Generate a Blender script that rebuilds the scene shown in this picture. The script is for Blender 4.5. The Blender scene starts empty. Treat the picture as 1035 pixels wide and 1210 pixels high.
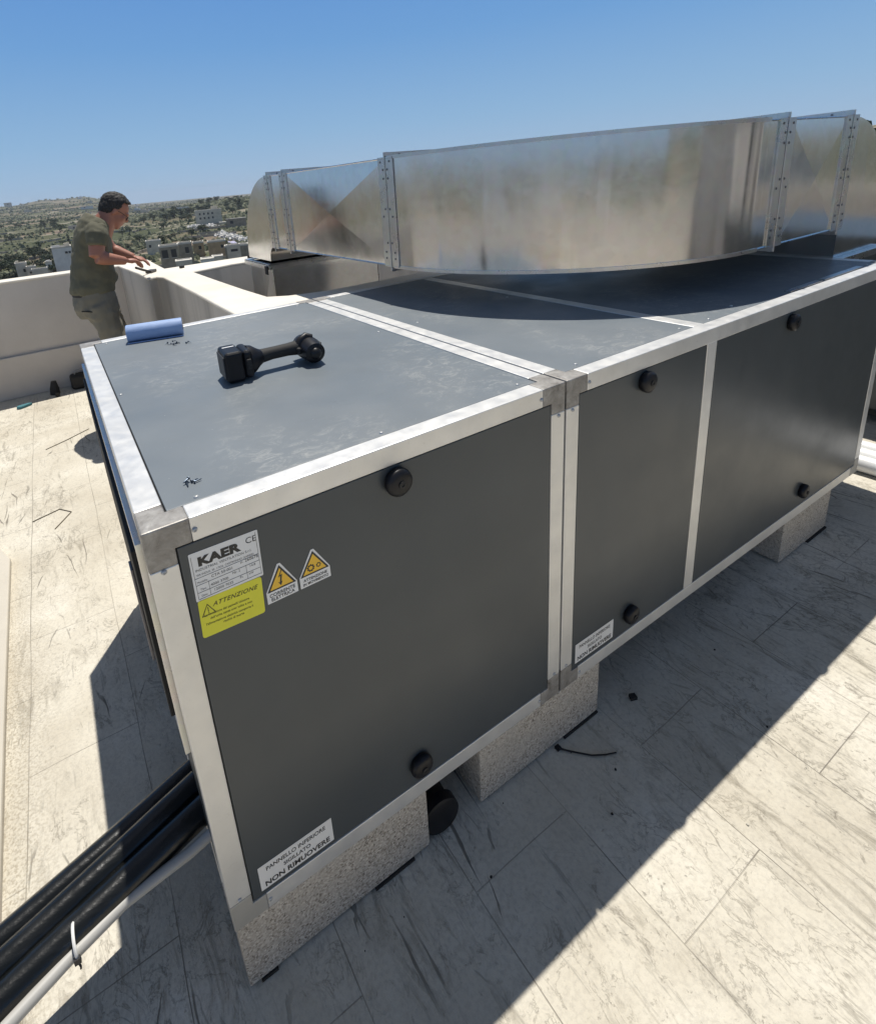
import bpy, bmesh, math, random
from mathutils import Vector, Matrix, Euler
import numpy as np
random.seed(7); PI=math.pi
S=bpy.context.scene
COL=S.collection
# ------------------------------------------------------------------ dimensions (metres)
FZ=-.208                       # roof floor (z=0 is the underside of the units)
LA,D,P,GAP=1.0008,1.501,.047,.0072
BX=LA+GAP; LB=2.0375; BE=BX+LB; XM=1.6358; MW=.052
WT=.91                         # parapet top

# ------------------------------------------------------------------ object helpers
def link(o,parent=None):
    COL.objects.link(o)
    if parent is not None: o.parent=parent
    return o
def tag(o,label=None,cat=None,group=None,kind=None):
    if label: o['label']=label
    if cat: o['category']=cat
    if group: o['group']=group
    if kind: o['kind']=kind
    return o
def empty(name,loc=(0,0,0),rz=0):
    o=bpy.data.objects.new(name,None); o.empty_display_size=.1
    o.location=loc; o.rotation_euler=(0,0,rz); return link(o)
def children(o): return [c for c in bpy.data.objects if c.parent is o]
def copy_tree(o,parent=None):
    c=o.copy(); link(c,parent)
    if parent is not None: c.matrix_parent_inverse=o.matrix_parent_inverse
    for ch in children(o): copy_tree(ch,c)
    return c
class MB:
    def __init__(s): s.v=[]; s.f=[]; s.m=[]
    def add(s,vs,fs,m=0):
        b=len(s.v); s.v+= [tuple(v) for v in vs]; s.f+=[tuple(i+b for i in f) for f in fs]; s.m+=[m]*len(fs)
    def box(s,x0,x1,y0,y1,z0,z1,m=0):
        vs=[(x0,y0,z0),(x1,y0,z0),(x1,y1,z0),(x0,y1,z0),(x0,y0,z1),(x1,y0,z1),(x1,y1,z1),(x0,y1,z1)]
        s.add(vs,[(0,3,2,1),(4,5,6,7),(0,1,5,4),(1,2,6,5),(2,3,7,6),(3,0,4,7)],m); return s
    def obox(s,c,size,R,m=0):
        hx,hy,hz=[a/2 for a in size]; c=Vector(c)
        vs=[c+R@Vector((a*hx,b*hy,d*hz)) for d in(-1,1) for a,b in((-1,-1),(1,-1),(1,1),(-1,1))]
        s.add(vs,[(0,3,2,1),(4,5,6,7),(0,1,5,4),(1,2,6,5),(2,3,7,6),(3,0,4,7)],m); return s
    def tube(s,pts,rads,n=16,caps=True,m=0,ax=None):
        pts=[Vector(p) for p in pts]
        if not hasattr(rads,'__len__'): rads=[rads]*len(pts)
        up=None; rings=[]
        for i,p in enumerate(pts):
            lo,hi=max(i-1,0),min(i+1,len(pts)-1)
            while (pts[hi]-pts[lo]).length<1e-7:
                if hi<len(pts)-1: hi+=1
                elif lo>0: lo-=1
                else: break
            t=(pts[hi]-pts[lo]).normalized()
            if ax is not None: t=ax
            if up is None:
                up=Vector((0,0,1)) if abs(t.z)<.9 else Vector((1,0,0))
            a=t.cross(up).normalized(); b=a.cross(t).normalized(); up=b
            rings.append([p+rads[i]*(math.cos(2*PI*k/n)*a+math.sin(2*PI*k/n)*b) for k in range(n)])
        vs=[v for r in rings for v in r]; fs=[]
        for i in range(len(pts)-1):
            for k in range(n):
                fs.append((i*n+k,i*n+(k+1)%n,(i+1)*n+(k+1)%n,(i+1)*n+k))
        if caps: fs.append(tuple(range(n-1,-1,-1))); fs.append(tuple((len(pts)-1)*n+k for k in range(n)))
        s.add(vs,fs,m); return s
    def lathe(s,base,axis,prof,n=24,m=0):   # prof: list of (distance along axis, radius)
        ax=Vector(axis).normalized(); return s.tube([Vector(base)+ax*h for h,r in prof],[max(r,1e-4) for h,r in prof],n,True,m,ax)
    def poly(s,pts2,z0,z1,m=0):             # prism from a ccw outline
        n=len(pts2); vs=[(x,y,z0) for x,y in pts2]+[(x,y,z1) for x,y in pts2]
        fs=[tuple(range(n-1,-1,-1)),tuple(range(n,2*n))]+[(i,(i+1)%n,n+(i+1)%n,n+i) for i in range(n)]
        s.add(vs,fs,m); return s
    def build(s,name,mats,parent=None,smooth=None,bevel=0,seg=2):
        me=bpy.data.meshes.new(name); me.from_pydata(s.v,[],s.f)
        if not isinstance(mats,(list,tuple)): mats=[mats]
        for a in mats: me.materials.append(a)
        me.polygons.foreach_set('material_index',s.m)
        bm=bmesh.new(); bm.from_mesh(me); bmesh.ops.recalc_face_normals(bm,faces=bm.faces); bm.to_mesh(me); bm.free()
        if smooth:
            me.polygons.foreach_set('use_smooth',[True]*len(me.polygons)); me.set_sharp_from_angle(angle=math.radians(smooth))
        me.update(); o=bpy.data.objects.new(name,me); link(o,parent)
        if bevel:
            b=o.modifiers.new('edge','BEVEL'); b.width=bevel; b.segments=seg; b.limit_method='ANGLE'; b.angle_limit=math.radians(40)
        return o
def simple(name,mb,mats,label,cat,group=None,kind=None,**k):
    return tag(mb.build(name,mats,None,**k),label,cat,group,kind)

# ------------------------------------------------------------------ material helpers
def newmat(name):
    m=bpy.data.materials.new(name); m.use_nodes=True; nt=m.node_tree; b=nt.nodes['Principled BSDF']; return m,nt,b
def N(nt,t,**k):
    n=nt.nodes.new(t)
    for a,v in k.items(): setattr(n,a,v)
    return n
def coords(nt,scale=(1,1,1),kind='Object',rot=(0,0,0)):
    tc=N(nt,'ShaderNodeTexCoord'); mp=N(nt,'ShaderNodeMapping'); mp.inputs['Scale'].default_value=scale; mp.inputs['Rotation'].default_value=rot
    nt.links.new(tc.outputs[kind],mp.inputs[0]); return mp.outputs[0]
def noise(nt,vec,scale,detail=4,rough=.55,dist=0):
    n=N(nt,'ShaderNodeTexNoise'); n.inputs['Scale'].default_value=scale; n.inputs['Detail'].default_value=detail
    n.inputs['Roughness'].default_value=rough; n.inputs['Distortion'].default_value=dist
    nt.links.new(vec,n.inputs['Vector']); return n.outputs[0]
def ramp(nt,fac,stops,interp='LINEAR'):
    r=N(nt,'ShaderNodeValToRGB'); r.color_ramp.interpolation=interp; e=r.color_ramp.elements
    while len(e)<len(stops): e.new(.5)
    for i,(p,c) in enumerate(stops):
        e[i].position=p; e[i].color=(c,c,c,1) if not hasattr(c,'__len__') else (*c,1)
    nt.links.new(fac,r.inputs[0]); return r.outputs[0]
def mix(nt,fac,a,b,mode='MIX'):
    n=N(nt,'ShaderNodeMix',data_type='RGBA',blend_type=mode)
    for s,v in ((n.inputs[0],fac),(n.inputs[6],a),(n.inputs[7],b)):
        if hasattr(v,'is_linked') or hasattr(v,'links'): nt.links.new(v,s)
        elif hasattr(v,'__len__'): s.default_value=(*v,1)
        else: s.default_value=v
    return n.outputs[2]
def mth(nt,op,a,b=0):
    n=N(nt,'ShaderNodeMath',operation=op)
    for s,v in ((n.inputs[0],a),(n.inputs[1],b)):
        if hasattr(v,'links'): nt.links.new(v,s)
        else: s.default_value=v
    return n.outputs[0]
def bump(nt,b,h,strength=.2,dist=.01):
    n=N(nt,'ShaderNodeBump'); n.inputs['Strength'].default_value=strength; n.inputs['Distance'].default_value=dist
    nt.links.new(h,n.inputs['Height']); nt.links.new(n.outputs[0],b.inputs['Normal'])
def plain(name,col,rough=.5,metal=0,var=.12,vs=8,bumps=0,spec=None):
    m,nt,b=newmat(name); v=coords(nt)
    f=noise(nt,v,vs,5); lo=[c*(1-var) for c in col]; hi=[min(1,c*(1+var)) for c in col]
    nt.links.new(ramp(nt,f,[(.3,lo),(.7,hi)]),b.inputs['Base Color'])
    b.inputs['Roughness'].default_value=rough; b.inputs['Metallic'].default_value=metal
    if spec is not None: b.inputs['Specular IOR Level'].default_value=spec
    if bumps: bump(nt,b,noise(nt,v,vs*6,4),bumps,.002)
    return m

# ---- aluminium profile
def mat_alu():
    m,nt,b=newmat('aluminium_profile'); v=coords(nt)
    sc=noise(nt,coords(nt,(3,3,3)),22,8,.78,.4)
    c=ramp(nt,noise(nt,v,9,5),[(.3,(.66,.65,.62)),(.7,(.76,.75,.72))])
    c2=mix(nt,ramp(nt,sc,[(.58,0),(.72,.35)]),c,(.42,.40,.365))
    nt.links.new(c2,b.inputs['Base Color']); b.inputs['Metallic'].default_value=.55
    nt.links.new(ramp(nt,noise(nt,v,25,4),[(.3,.36),(.7,.5)]),b.inputs['Roughness'])
    bump(nt,b,noise(nt,v,40,3),.03,.002); return m
def mat_corner():
    m,nt,b=newmat('cast_corner'); v=coords(nt)
    a=noise(nt,v,20,8,.72,.5); c=ramp(nt,a,[(.30,(.07,.06,.055)),(.42,(.24,.225,.205)),(.6,(.36,.345,.32)),(.8,(.55,.53,.50))])
    nt.links.new(c,b.inputs['Base Color']); b.inputs['Metallic'].default_value=.4; b.inputs['Roughness'].default_value=.5
    bump(nt,b,a,.35,.004); return m
def mat_panel(name,base,marks):
    m,nt,b=newmat(name); v=coords(nt)
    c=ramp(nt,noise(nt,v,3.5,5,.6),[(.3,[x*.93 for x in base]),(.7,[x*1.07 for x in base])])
    if marks:
        # chalky scuffs and handprints, dusty film
        big=noise(nt,v,2.3,3,.5); fine=noise(nt,coords(nt,(1,1.5,1),rot=(0,0,.35)),19,9,.82,.9)
        mk=mth(nt,'MULTIPLY',ramp(nt,fine,[(.50,0),(.64,1)]),ramp(nt,big,[(.46,0),(.60,1)]))
        c=mix(nt,mth(nt,'MULTIPLY',mk,.45),c,(.45,.45,.42))
        dust=noise(nt,v,1.1,4,.6); c=mix(nt,ramp(nt,dust,[(.35,0),(.7,.28)]),c,(.40,.39,.36))
        sm=noise(nt,coords(nt,(1,3,1),rot=(0,0,-.5)),5,6,.7,2); c=mix(nt,ramp(nt,sm,[(.62,0),(.74,.3)]),c,(.10,.11,.12))
        sp=noise(nt,v,160,2); c=mix(nt,ramp(nt,sp,[(.74,0),(.78,.5)]),c,(.5,.5,.48))
    nt.links.new(c,b.inputs['Base Color'])
    nt.links.new(ramp(nt,noise(nt,v,6,5),[(.3,.40),(.7,.52)]),b.inputs['Roughness']); b.inputs['Specular IOR Level'].default_value=.28 if marks else .42
    if not marks: nt.links.new(ramp(nt,noise(nt,v,4,6,.65),[(.3,.27),(.7,.40)]),b.inputs['Roughness'])
    bump(nt,b,noise(nt,v,260,2) if marks else mth(nt,'ADD',mth(nt,'MULTIPLY',noise(nt,v,260,2),.2),mth(nt,'MULTIPLY',noise(nt,v,1.6,1),2.5)),.06 if marks else .10,.001 if marks else .004); return m
def mat_galv(name,ani_rough,streak,tone=1):
    m,nt,b=newmat(name)
    v=coords(nt,(3.2,3.2,.22)); st=noise(nt,v,1.3,2,.45,.3)
    v2=coords(nt); sp=noise(nt,v2,7,6,.65,.5)
    vo=N(nt,'ShaderNodeTexVoronoi'); vo.inputs['Scale'].default_value=38; nt.links.new(v2,vo.inputs['Vector'])
    c=ramp(nt,sp,[(.3,(.60*tone,.60*tone,.59*tone)),(.7,(.70*tone,.70*tone,.69*tone))])
    c=mix(nt,.08,c,vo.outputs['Color'],'OVERLAY')
    dirt=noise(nt,coords(nt,(3,3,1.2)),3.2,7,.72,.8); c=mix(nt,ramp(nt,dirt,[(.62,0),(.80,.16)]),c,(.50,.48,.45))
    hs=N(nt,'ShaderNodeHueSaturation'); hs.inputs['Saturation'].default_value=.5; nt.links.new(c,hs.inputs['Color'])
    nt.links.new(hs.outputs[0],b.inputs['Base Color']); b.inputs['Metallic'].default_value=1
    nt.links.new(ramp(nt,sp,[(.3,ani_rough*.85),(.75,ani_rough*1.35)]),b.inputs['Roughness'])
    h=mth(nt,'ADD',mth(nt,'MULTIPLY',st,1.0),mth(nt,'MULTIPLY',noise(nt,v2,2.5,2),.03))
    bump(nt,b,h,streak,.02); return m
def mat_floor():
    m,nt,b=newmat('stamped_roof_screed')
    v=coords(nt); sx=N(nt,'ShaderNodeSeparateXYZ'); nt.links.new(v,sx.inputs[0])
    cx=N(nt,'ShaderNodeCombineXYZ')
    wob=mth(nt,'MULTIPLY',mth(nt,'SUBTRACT',noise(nt,v,1.2,2),.5),.03)
    nt.links.new(mth(nt,'ADD',mth(nt,'ADD',sx.outputs[1],.47+.66*20),wob),cx.inputs[0]); nt.links.new(mth(nt,'ADD',mth(nt,'ADD',sx.outputs[0],-.545+.33*40),wob),cx.inputs[1])
    br=N(nt,'ShaderNodeTexBrick'); br.offset=.5; br.inputs['Scale'].default_value=1; br.inputs['Mortar Size'].default_value=.0016
    br.inputs['Mortar Smooth'].default_value=.4; br.inputs['Brick Width'].default_value=.66; br.inputs['Row Height'].default_value=.33
    br.inputs['Color1'].default_value=(0,0,0,1); br.inputs['Color2'].default_value=(1,1,1,1); nt.links.new(cx.outputs[0],br.inputs['Vector'])
    c=ramp(nt,noise(nt,v,2.2,6,.6),[(.3,(.51,.465,.375)),(.55,(.62,.58,.485)),(.75,(.72,.68,.59))])
    c=mix(nt,.06,c,br.outputs['Color'],'SOFT_LIGHT')
    gr=noise(nt,v,90,4,.7); c=mix(nt,ramp(nt,gr,[(.35,.35),(.55,0)]),c,(.36,.33,.28))
    # wood-grain like dark streaks running along the boards
    g1=noise(nt,coords(nt,(9,2.0,1)),2.0,8,.72,1.1); patch=noise(nt,coords(nt,(1.3,.8,1)),2.3,4,.6)
    k1=mth(nt,'MULTIPLY',ramp(nt,g1,[(.53,0),(.66,1)]),ramp(nt,patch,[(.40,0),(.62,1)]))
    c=mix(nt,mth(nt,'MULTIPLY',k1,.7),c,(.22,.195,.15))
    g2=noise(nt,coords(nt,(26,3.2,1),rot=(0,0,.12)),1.5,6,.7,.5); k2=mth(nt,'MULTIPLY',ramp(nt,g2,[(.60,0),(.66,1)]),ramp(nt,noise(nt,v,3.1,3),[(.40,0),(.55,1)]))
    c=mix(nt,mth(nt,'MULTIPLY',k2,.40),c,(.16,.15,.13))
    # short scratches and gouges in three directions
    k3=None
    for sca,rz,th_,off in(((2.2,.55,1),.10,.022,0),((2.6,.7,1),-.55,.020,5.3),((3.4,.8,1),1.0,.018,9.1)):
        vv=coords(nt,sca,rot=(0,0,rz)); nz=N(nt,'ShaderNodeTexNoise'); nz.inputs['Scale'].default_value=3.5; nz.inputs['Detail'].default_value=4; nt.links.new(vv,nz.inputs['Vector'])
        dv=N(nt,'ShaderNodeVectorMath',operation='MULTIPLY_ADD'); dv.inputs[1].default_value=(.22,.22,.22); nt.links.new(nz.outputs['Color'],dv.inputs[0]); nt.links.new(vv,dv.inputs[2])
        ms=N(nt,'ShaderNodeMapping'); ms.inputs['Scale'].default_value=(11,.9,1); ms.inputs['Location'].default_value=(off,off,0); nt.links.new(dv.outputs[0],ms.inputs[0])
        wv=N(nt,'ShaderNodeTexVoronoi'); wv.inputs['Scale'].default_value=1.5; nt.links.new(ms.outputs[0],wv.inputs['Vector'])
        q=ramp(nt,wv.outputs[0],[(th_*4.5,1),(th_*7,0)]); k3=q if k3 is None else mth(nt,'MAXIMUM',k3,q)
    k3=mth(nt,'MULTIPLY',k3,ramp(nt,noise(nt,v,1.9,4,.6),[(.46,0),(.56,1)]))
    c=mix(nt,mth(nt,'MULTIPLY',k3,.85),c,(.13,.12,.10))
    sq=noise(nt,coords(nt,(1.6,1,1),rot=(0,0,-.25)),9,8,.8,2.2); k4=mth(nt,'MULTIPLY',ramp(nt,sq,[(.57,0),(.65,1)]),ramp(nt,patch,[(.40,0),(.55,1)]))
    c=mix(nt,mth(nt,'MULTIPLY',k4,.7),c,(.20,.18,.145))
    # crackled scribbles: thin contour lines of a turbulent field, in patches
    for sc_,pa,lo_ in((4.2,2.1,.50),(8.5,3.3,.49)):
        rn=noise(nt,coords(nt,(1.5,.8,1),rot=(0,0,.3)),sc_,7,.62,.9); rd=mth(nt,'ABSOLUTE',mth(nt,'SUBTRACT',rn,.5))
        k5=mth(nt,'MULTIPLY',ramp(nt,rd,[(.004,1),(.016,0)]),ramp(nt,noise(nt,coords(nt,(1.2,.9,1)),pa,5,.7,.6),[(lo_,0),(lo_+.10,1)]))
        c=mix(nt,mth(nt,'MULTIPLY',k5,.55),c,(.19,.17,.135))
    pit=noise(nt,v,46,5,.75,.4); k6=mth(nt,'MULTIPLY',ramp(nt,pit,[(.62,0),(.68,1)]),ramp(nt,noise(nt,v,2.6,4),[(.38,0),(.6,1)]))
    c=mix(nt,mth(nt,'MULTIPLY',k6,.6),c,(.20,.18,.15))
    jb=ramp(nt,noise(nt,v,3.1,3),[(.34,.25),(.58,.95)])
    c=mix(nt,mth(nt,'MULTIPLY',br.outputs['Fac'],jb),c,(.22,.20,.165))
    # brown stains
    c=mix(nt,ramp(nt,noise(nt,v,1.0,6,.65,.6),[(.50,0),(.72,.45)]),c,(.42,.37,.28))
    band=mth(nt,'MULTIPLY',ramp(nt,mth(nt,'ADD',sx.outputs[0],1.0),[(.53,1),(.68,0)]),ramp(nt,mth(nt,'MULTIPLY',sx.outputs[1],.3),[(.45,1),(.65,0)]))
    gv=noise(nt,v,120,3,.7); kb=mth(nt,'MULTIPLY',ramp(nt,gv,[(.48,0),(.60,1)]),band); c=mix(nt,mth(nt,'MULTIPLY',kb,.65),c,(.30,.255,.185))
    nt.links.new(c,b.inputs['Base Color']); b.inputs['Roughness'].default_value=.72; b.inputs['Specular IOR Level'].default_value=.3
    h=mth(nt,'SUBTRACT',mth(nt,'ADD',mth(nt,'MULTIPLY',noise(nt,v,14,6,.65),.5),mth(nt,'MULTIPLY',gr,.22)),mth(nt,'MULTIPLY',k1,.20))
    h=mth(nt,'SUBTRACT',h,mth(nt,'MULTIPLY',br.outputs['Fac'],.35)); h=mth(nt,'SUBTRACT',h,mth(nt,'MULTIPLY',mth(nt,'MAXIMUM',k3,k6),.3))
    bump(nt,b,h,.55,.012); return m
def mat_plaster(name,lo,hi,streaks=.4):
    m,nt,b=newmat(name); v=coords(nt)
    c=ramp(nt,noise(nt,v,1.6,5,.6),[(.3,lo),(.7,hi)])
    s=noise(nt,coords(nt,(2.6,2.6,.16)),1.5,3,.5,.2); c=mix(nt,ramp(nt,s,[(.52,0),(.72,streaks)]),c,[x*.55 for x in lo])
    nt.links.new(c,b.inputs['Base Color']); b.inputs['Roughness'].default_value=.85
    bump(nt,b,noise(nt,v,35,5,.6),.25,.006); return m
def mat_concrete():
    m,nt,b=newmat('speckled_concrete_block'); v=coords(nt)
    vo=N(nt,'ShaderNodeTexVoronoi'); vo.inputs['Scale'].default_value=230; nt.links.new(v,vo.inputs['Vector'])
    bw=N(nt,'ShaderNodeRGBToBW'); nt.links.new(vo.outputs['Color'],bw.inputs[0])
    c=ramp(nt,bw.outputs[0],[(.10,(.13,.105,.08)),(.28,(.36,.31,.25)),(.6,(.52,.465,.385)),(.85,(.70,.65,.56))])
    c=mix(nt,ramp(nt,noise(nt,v,60,5,.7),[(.45,0),(.6,.45)]),c,(.55,.505,.43))
    c=mix(nt,ramp(nt,noise(nt,v,7,4),[(.45,0),(.65,.5)]),c,(.47,.435,.375))
    nt.links.new(c,b.inputs['Base Color']); b.inputs['Roughness'].default_value=.9
    bump(nt,b,mth(nt,'ADD',bw.outputs[0],noise(nt,v,80,4)),.6,.004); return m
def mat_terrain():
    m,nt,b=newmat('dry_farmland'); v=coords(nt,(1,1,0))
    dn=N(nt,'ShaderNodeTexNoise'); dn.inputs['Scale'].default_value=.012; nt.links.new(v,dn.inputs['Vector'])
    ad=N(nt,'ShaderNodeVectorMath',operation='MULTIPLY_ADD'); ad.inputs[1].default_value=(40,40,0); nt.links.new(dn.outputs['Color'],ad.inputs[0]); nt.links.new(v,ad.inputs[2])
    mp=N(nt,'ShaderNodeMapping'); mp.inputs['Scale'].default_value=(.007,.017,1); mp.inputs['Rotation'].default_value=(0,0,.15); nt.links.new(ad.outputs[0],mp.inputs[0])
    vo=N(nt,'ShaderNodeTexVoronoi'); vo.inputs['Scale'].default_value=1; nt.links.new(mp.outputs[0],vo.inputs['Vector'])
    ve=N(nt,'ShaderNodeTexVoronoi',feature='DISTANCE_TO_EDGE'); ve.inputs['Scale'].default_value=1; nt.links.new(mp.outputs[0],ve.inputs['Vector'])
    bw=N(nt,'ShaderNodeSeparateColor'); nt.links.new(vo.outputs['Color'],bw.inputs[0])
    c=ramp(nt,bw.outputs[0],[(0,(.060,.070,.034)),(.22,(.090,.095,.050)),(.42,(.15,.13,.085)),(.60,(.20,.155,.115)),(.74,(.085,.09,.05)),(.90,(.22,.18,.135))],'CONSTANT')
    c=mix(nt,ramp(nt,noise(nt,v,.05,6,.7),[(.46,0),(.62,.6)]),c,(.11,.105,.06))
    c=mix(nt,ramp(nt,noise(nt,v,.28,5,.75),[(.54,0),(.64,.8)]),c,(.055,.060,.032))
    c=mix(nt,ramp(nt,ve.outputs[0],[(.02,.6),(.05,0)]),c,(.30,.27,.21))
    c=mix(nt,ramp(nt,noise(nt,v,.7,3),[(.68,0),(.73,.8)]),c,(.36,.33,.27))
    nt.links.new(c,b.inputs['Base Color']); b.inputs['Roughness'].default_value=.95; b.inputs['Specular IOR Level'].default_value=.1
    return m
def mat_foliage(name,a,b2):
    m,nt,b=newmat(name); oi=N(nt,'ShaderNodeObjectInfo'); v=coords(nt)
    f=noise(nt,v,1.2,3); c=ramp(nt,f,[(.3,a),(.7,b2)]); 
    hs=N(nt,'ShaderNodeHueSaturation'); nt.links.new(ramp(nt,oi.outputs['Random'],[(0,.6),(1,1.35)]),hs.inputs['Value']); nt.links.new(c,hs.inputs['Color'])
    nt.links.new(hs.outputs[0],b.inputs['Base Color']); b.inputs['Roughness'].default_value=.8; return m

ALU=mat_alu(); CORN=mat_corner(); CORN2=plain('clean_cast_corner',(.40,.385,.345),.5,.2,var=.08,vs=12)
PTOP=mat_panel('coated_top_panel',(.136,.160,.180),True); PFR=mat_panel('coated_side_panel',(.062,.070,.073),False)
GALV=mat_galv('galvanised_sheet',.155,1.0); GALVX=mat_galv('galvanised_flat_sheet',.165,.12); FLG=mat_galv('galvanised_flange',.27,.15,.85)
FLOOR=mat_floor(); PLAST=mat_plaster('grey_beige_render',(.54,.49,.43),(.64,.585,.52),.12); CAP=mat_plaster('lime_wash_coping',(.66,.61,.52),(.78,.73,.64),.12)
CONC=mat_concrete(); BLACK=plain('black_gasket',(.012,.012,.012),.6); BLKP=plain('black_moulded_plastic',(.009,.009,.011),.42,var=.3,spec=.3)
RUB=plain('black_rubber',(.018,.017,.016),.75,bumps=.2); STEEL=plain('zinc_screw',(.50,.50,.49),.4,.4)
TERR=mat_terrain()
WHT=plain('white_sticker',(.78,.77,.74),.35,var=.03); YEL=plain('yellow_sticker',(.74,.70,.03),.35,var=.05); ORG=plain('amber_sticker',(.85,.50,.03),.35,var=.04); INK=plain('black_ink',(.02,.02,.02),.5); INKG=plain('faded_ink',(.10,.10,.10),.5); INKO=plain('olive_ink',(.10,.09,.01),.5)

# ------------------------------------------------------------------ terrain (one sheet to the horizon)
def th(x,y):
    d=math.hypot(x,y); az=math.atan2(x,y)
    left=1-1/(1+math.exp(-(az-.105)/.012)); right=1/(1+math.exp(-(az-.17)/.03))
    z=-22
    if d>300: z+=(min(d,1300)-300)*(.003+.009*left)
    if d>1300: z+=(min(d,2900)-1300)*(.030+.004*math.sin(az*31)+.002*math.sin(az*90+1))*left
    z+=1.4*math.sin(x*.011+1)*math.sin(y*.013)*min(1,max(0,(d-250)/300))
    z+=13*math.exp(-((d-760)/170)**2)*right*(.75+1.6*max(0,az-.17))
    z+=2.2*math.exp(-((d-420)/90)**2)*right
    if d>3000: z-=(d-3000)*.02*left
    return z
angs=[math.radians(a) for a in list(np.arange(-180,-30,6))+list(np.arange(-30,50,.6))+list(np.arange(50,180,6))]
rads=[0,8]+list(np.geomspace(30,5200,95))
tb=MB(); n=len(angs)
tb.v=[(r*math.sin(a),r*math.cos(a),th(r*math.sin(a),r*math.cos(a)) if r>60 else -22) for r in rads for a in angs]
for i in range(len(rads)-1):
    for k in range(n):
        if i==0: tb.f.append((i*n,(i+1)*n+k,(i+1)*n+(k+1)%n)); tb.m.append(0)
        else: tb.f.append((i*n+k,(i+1)*n+k,(i+1)*n+(k+1)%n,i*n+(k+1)%n)); tb.m.append(0)
ter=tb.build('terrain',TERR,smooth=60); tag(ter,kind='structure')

# ------------------------------------------------------------------ roof terrace floor and walls
fb=MB()
fb.poly([(-3.6,-5.2),(9,-5.2),(9,1.62),(.70,1.62),(.70,5.25),(-3.6,5.25)],FZ-.25,FZ)
fl=fb.build('floor',FLOOR); tag(fl,kind='structure')
body=MB(); body.poly([(-3.8,-5.4),(9.2,-5.4),(9.2,1.6),(.86,1.6),(.86,5.4),(-3.8,5.4)],-22.2,FZ-.26)
simple('building_body',body,PLAST,'rendered body of the building carrying the roof terrace','building')
# perimeter wall behind the man (outer) with a projecting lower upstand
def wavy(p0,p1,n,amp,seed):
    rr=random.Random(seed); return [(p0[0]+(p1[0]-p0[0])*i/n+rr.uniform(-amp,amp),p0[1]+(p1[1]-p0[1])*i/n+rr.uniform(-amp,amp)) for i in range(n+1)]
w=empty('parapet_wall',(0,5.2,FZ)); tag(w,'long plain rendered parapet wall behind the man, with a ledge low on its face','parapet wall')
def wpart(name,mb,mats,par,**k):
    mb.v=[(x-par.location.x,y-par.location.y,z-par.location.z) for x,y,z in mb.v]; return mb.build(name,mats,par,**k)
m=MB(); m.box(-3.6,.565,5.2,5.42,FZ,WT-.02); wpart('wall_body',m,PLAST,w)
m=MB(); m.box(-3.6,.562,5.165,5.198,FZ,.20); wpart('ledge',m,PLAST,w,bevel=.006)
m=MB(); fr=wavy((-3.6,5.19),(.56,5.19),26,.006,3); m.poly(fr+[(.56,5.43),(-3.6,5.43)],WT-.02,WT); wpart('coping',m,CAP,w,bevel=.01)
# side wall coming towards the units, with the wide whitewashed top and its returns round the light well
w2=empty('parapet_wall',(.65,3.5,FZ)); tag(w2,'thick parapet wall with broad whitewashed top where the man leans his hands','parapet wall')
faceL=[(.568,5.43),(.566,5.2),(.600,4.7),(.628,4.3),(.632,4.0),(.634,3.86),(.700,3.90),(.742,3.80),(.750,3.4),(.756,2.8),(.752,2.3),(.750,1.9),(.75,1.64)]
rr=random.Random(5)
near=[(5.2,1.64),(5.2,2.08),(3.0,2.10),(1.9,2.07),(1.36,2.06),(1.14,2.13),(1.04,2.21),(1.02,2.6),(1.005,3.2),(.993,3.86)]
far=[(1.35,3.98),(2.2,3.97),(5.2,3.97),(5.2,4.42),(1.44,4.40),(.862,4.378),(.872,5.0),(.885,5.43)]
outl=faceL+near+far
m=MB(); m.poly([(x,y) for x,y in outl],-3.2,WT-.022); wpart('wall_body',m,mat_plaster('streaked_render',(.50,.46,.40),(.60,.55,.48),.6),w2)
def grow(pts,k):
    return pts
m=MB(); m.poly([(x-.008 if i<13 else x,y) for i,(x,y) in enumerate(outl)],WT-.022,WT)
m2=wpart('coping',m,CAP,w2,bevel=.012,seg=3)
m=MB(); m.box(1.0,5.2,2.0,4.1,-3.25,-3.2); simple('light_well_floor',m,PLAST,'floor at the bottom of the light well behind the units','floor')
bpy.data.objects['light_well_floor']['kind']='structure'
# rest of the roof perimeter, beside and behind the viewpoint
for (a,b,c,d,lab) in ((-3.8,-3.6,-5.4,5.42,'rendered parapet wall along the left side of the terrace'),(-3.6,9.2,-5.4,-5.2,'rendered parapet wall along the near side of the terrace'),(9.0,9.2,-5.2,1.6,'rendered parapet wall at the far right of the terrace')):
    pw=empty('parapet_wall',((a+b)/2,(c+d)/2,FZ)); tag(pw,lab,'parapet wall')
    m=MB(); m.box(a,b,c,d,FZ,WT-.02); wpart('wall_body',m,PLAST,pw)
    m=MB(); m.box(a-.01,b+.01,c-.01,d+.01,WT-.02,WT); wpart('coping',m,CAP,pw,bevel=.01)
# low plinth at the left edge of the picture
m=MB(); m.poly([(-1.4,-2.2),(-.475,-2.2),(-.492,.2),(-.515,1.2),(-.533,2.18),(-.60,2.36),(-1.4,2.36)],FZ,FZ+.035)
simple('low_plinth',m,mat_plaster('plinth_screed',(.50,.46,.39),(.58,.54,.46),.1),'low pale screed plinth with chamfered corner at the left edge','plinth',bevel=.008)

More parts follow.
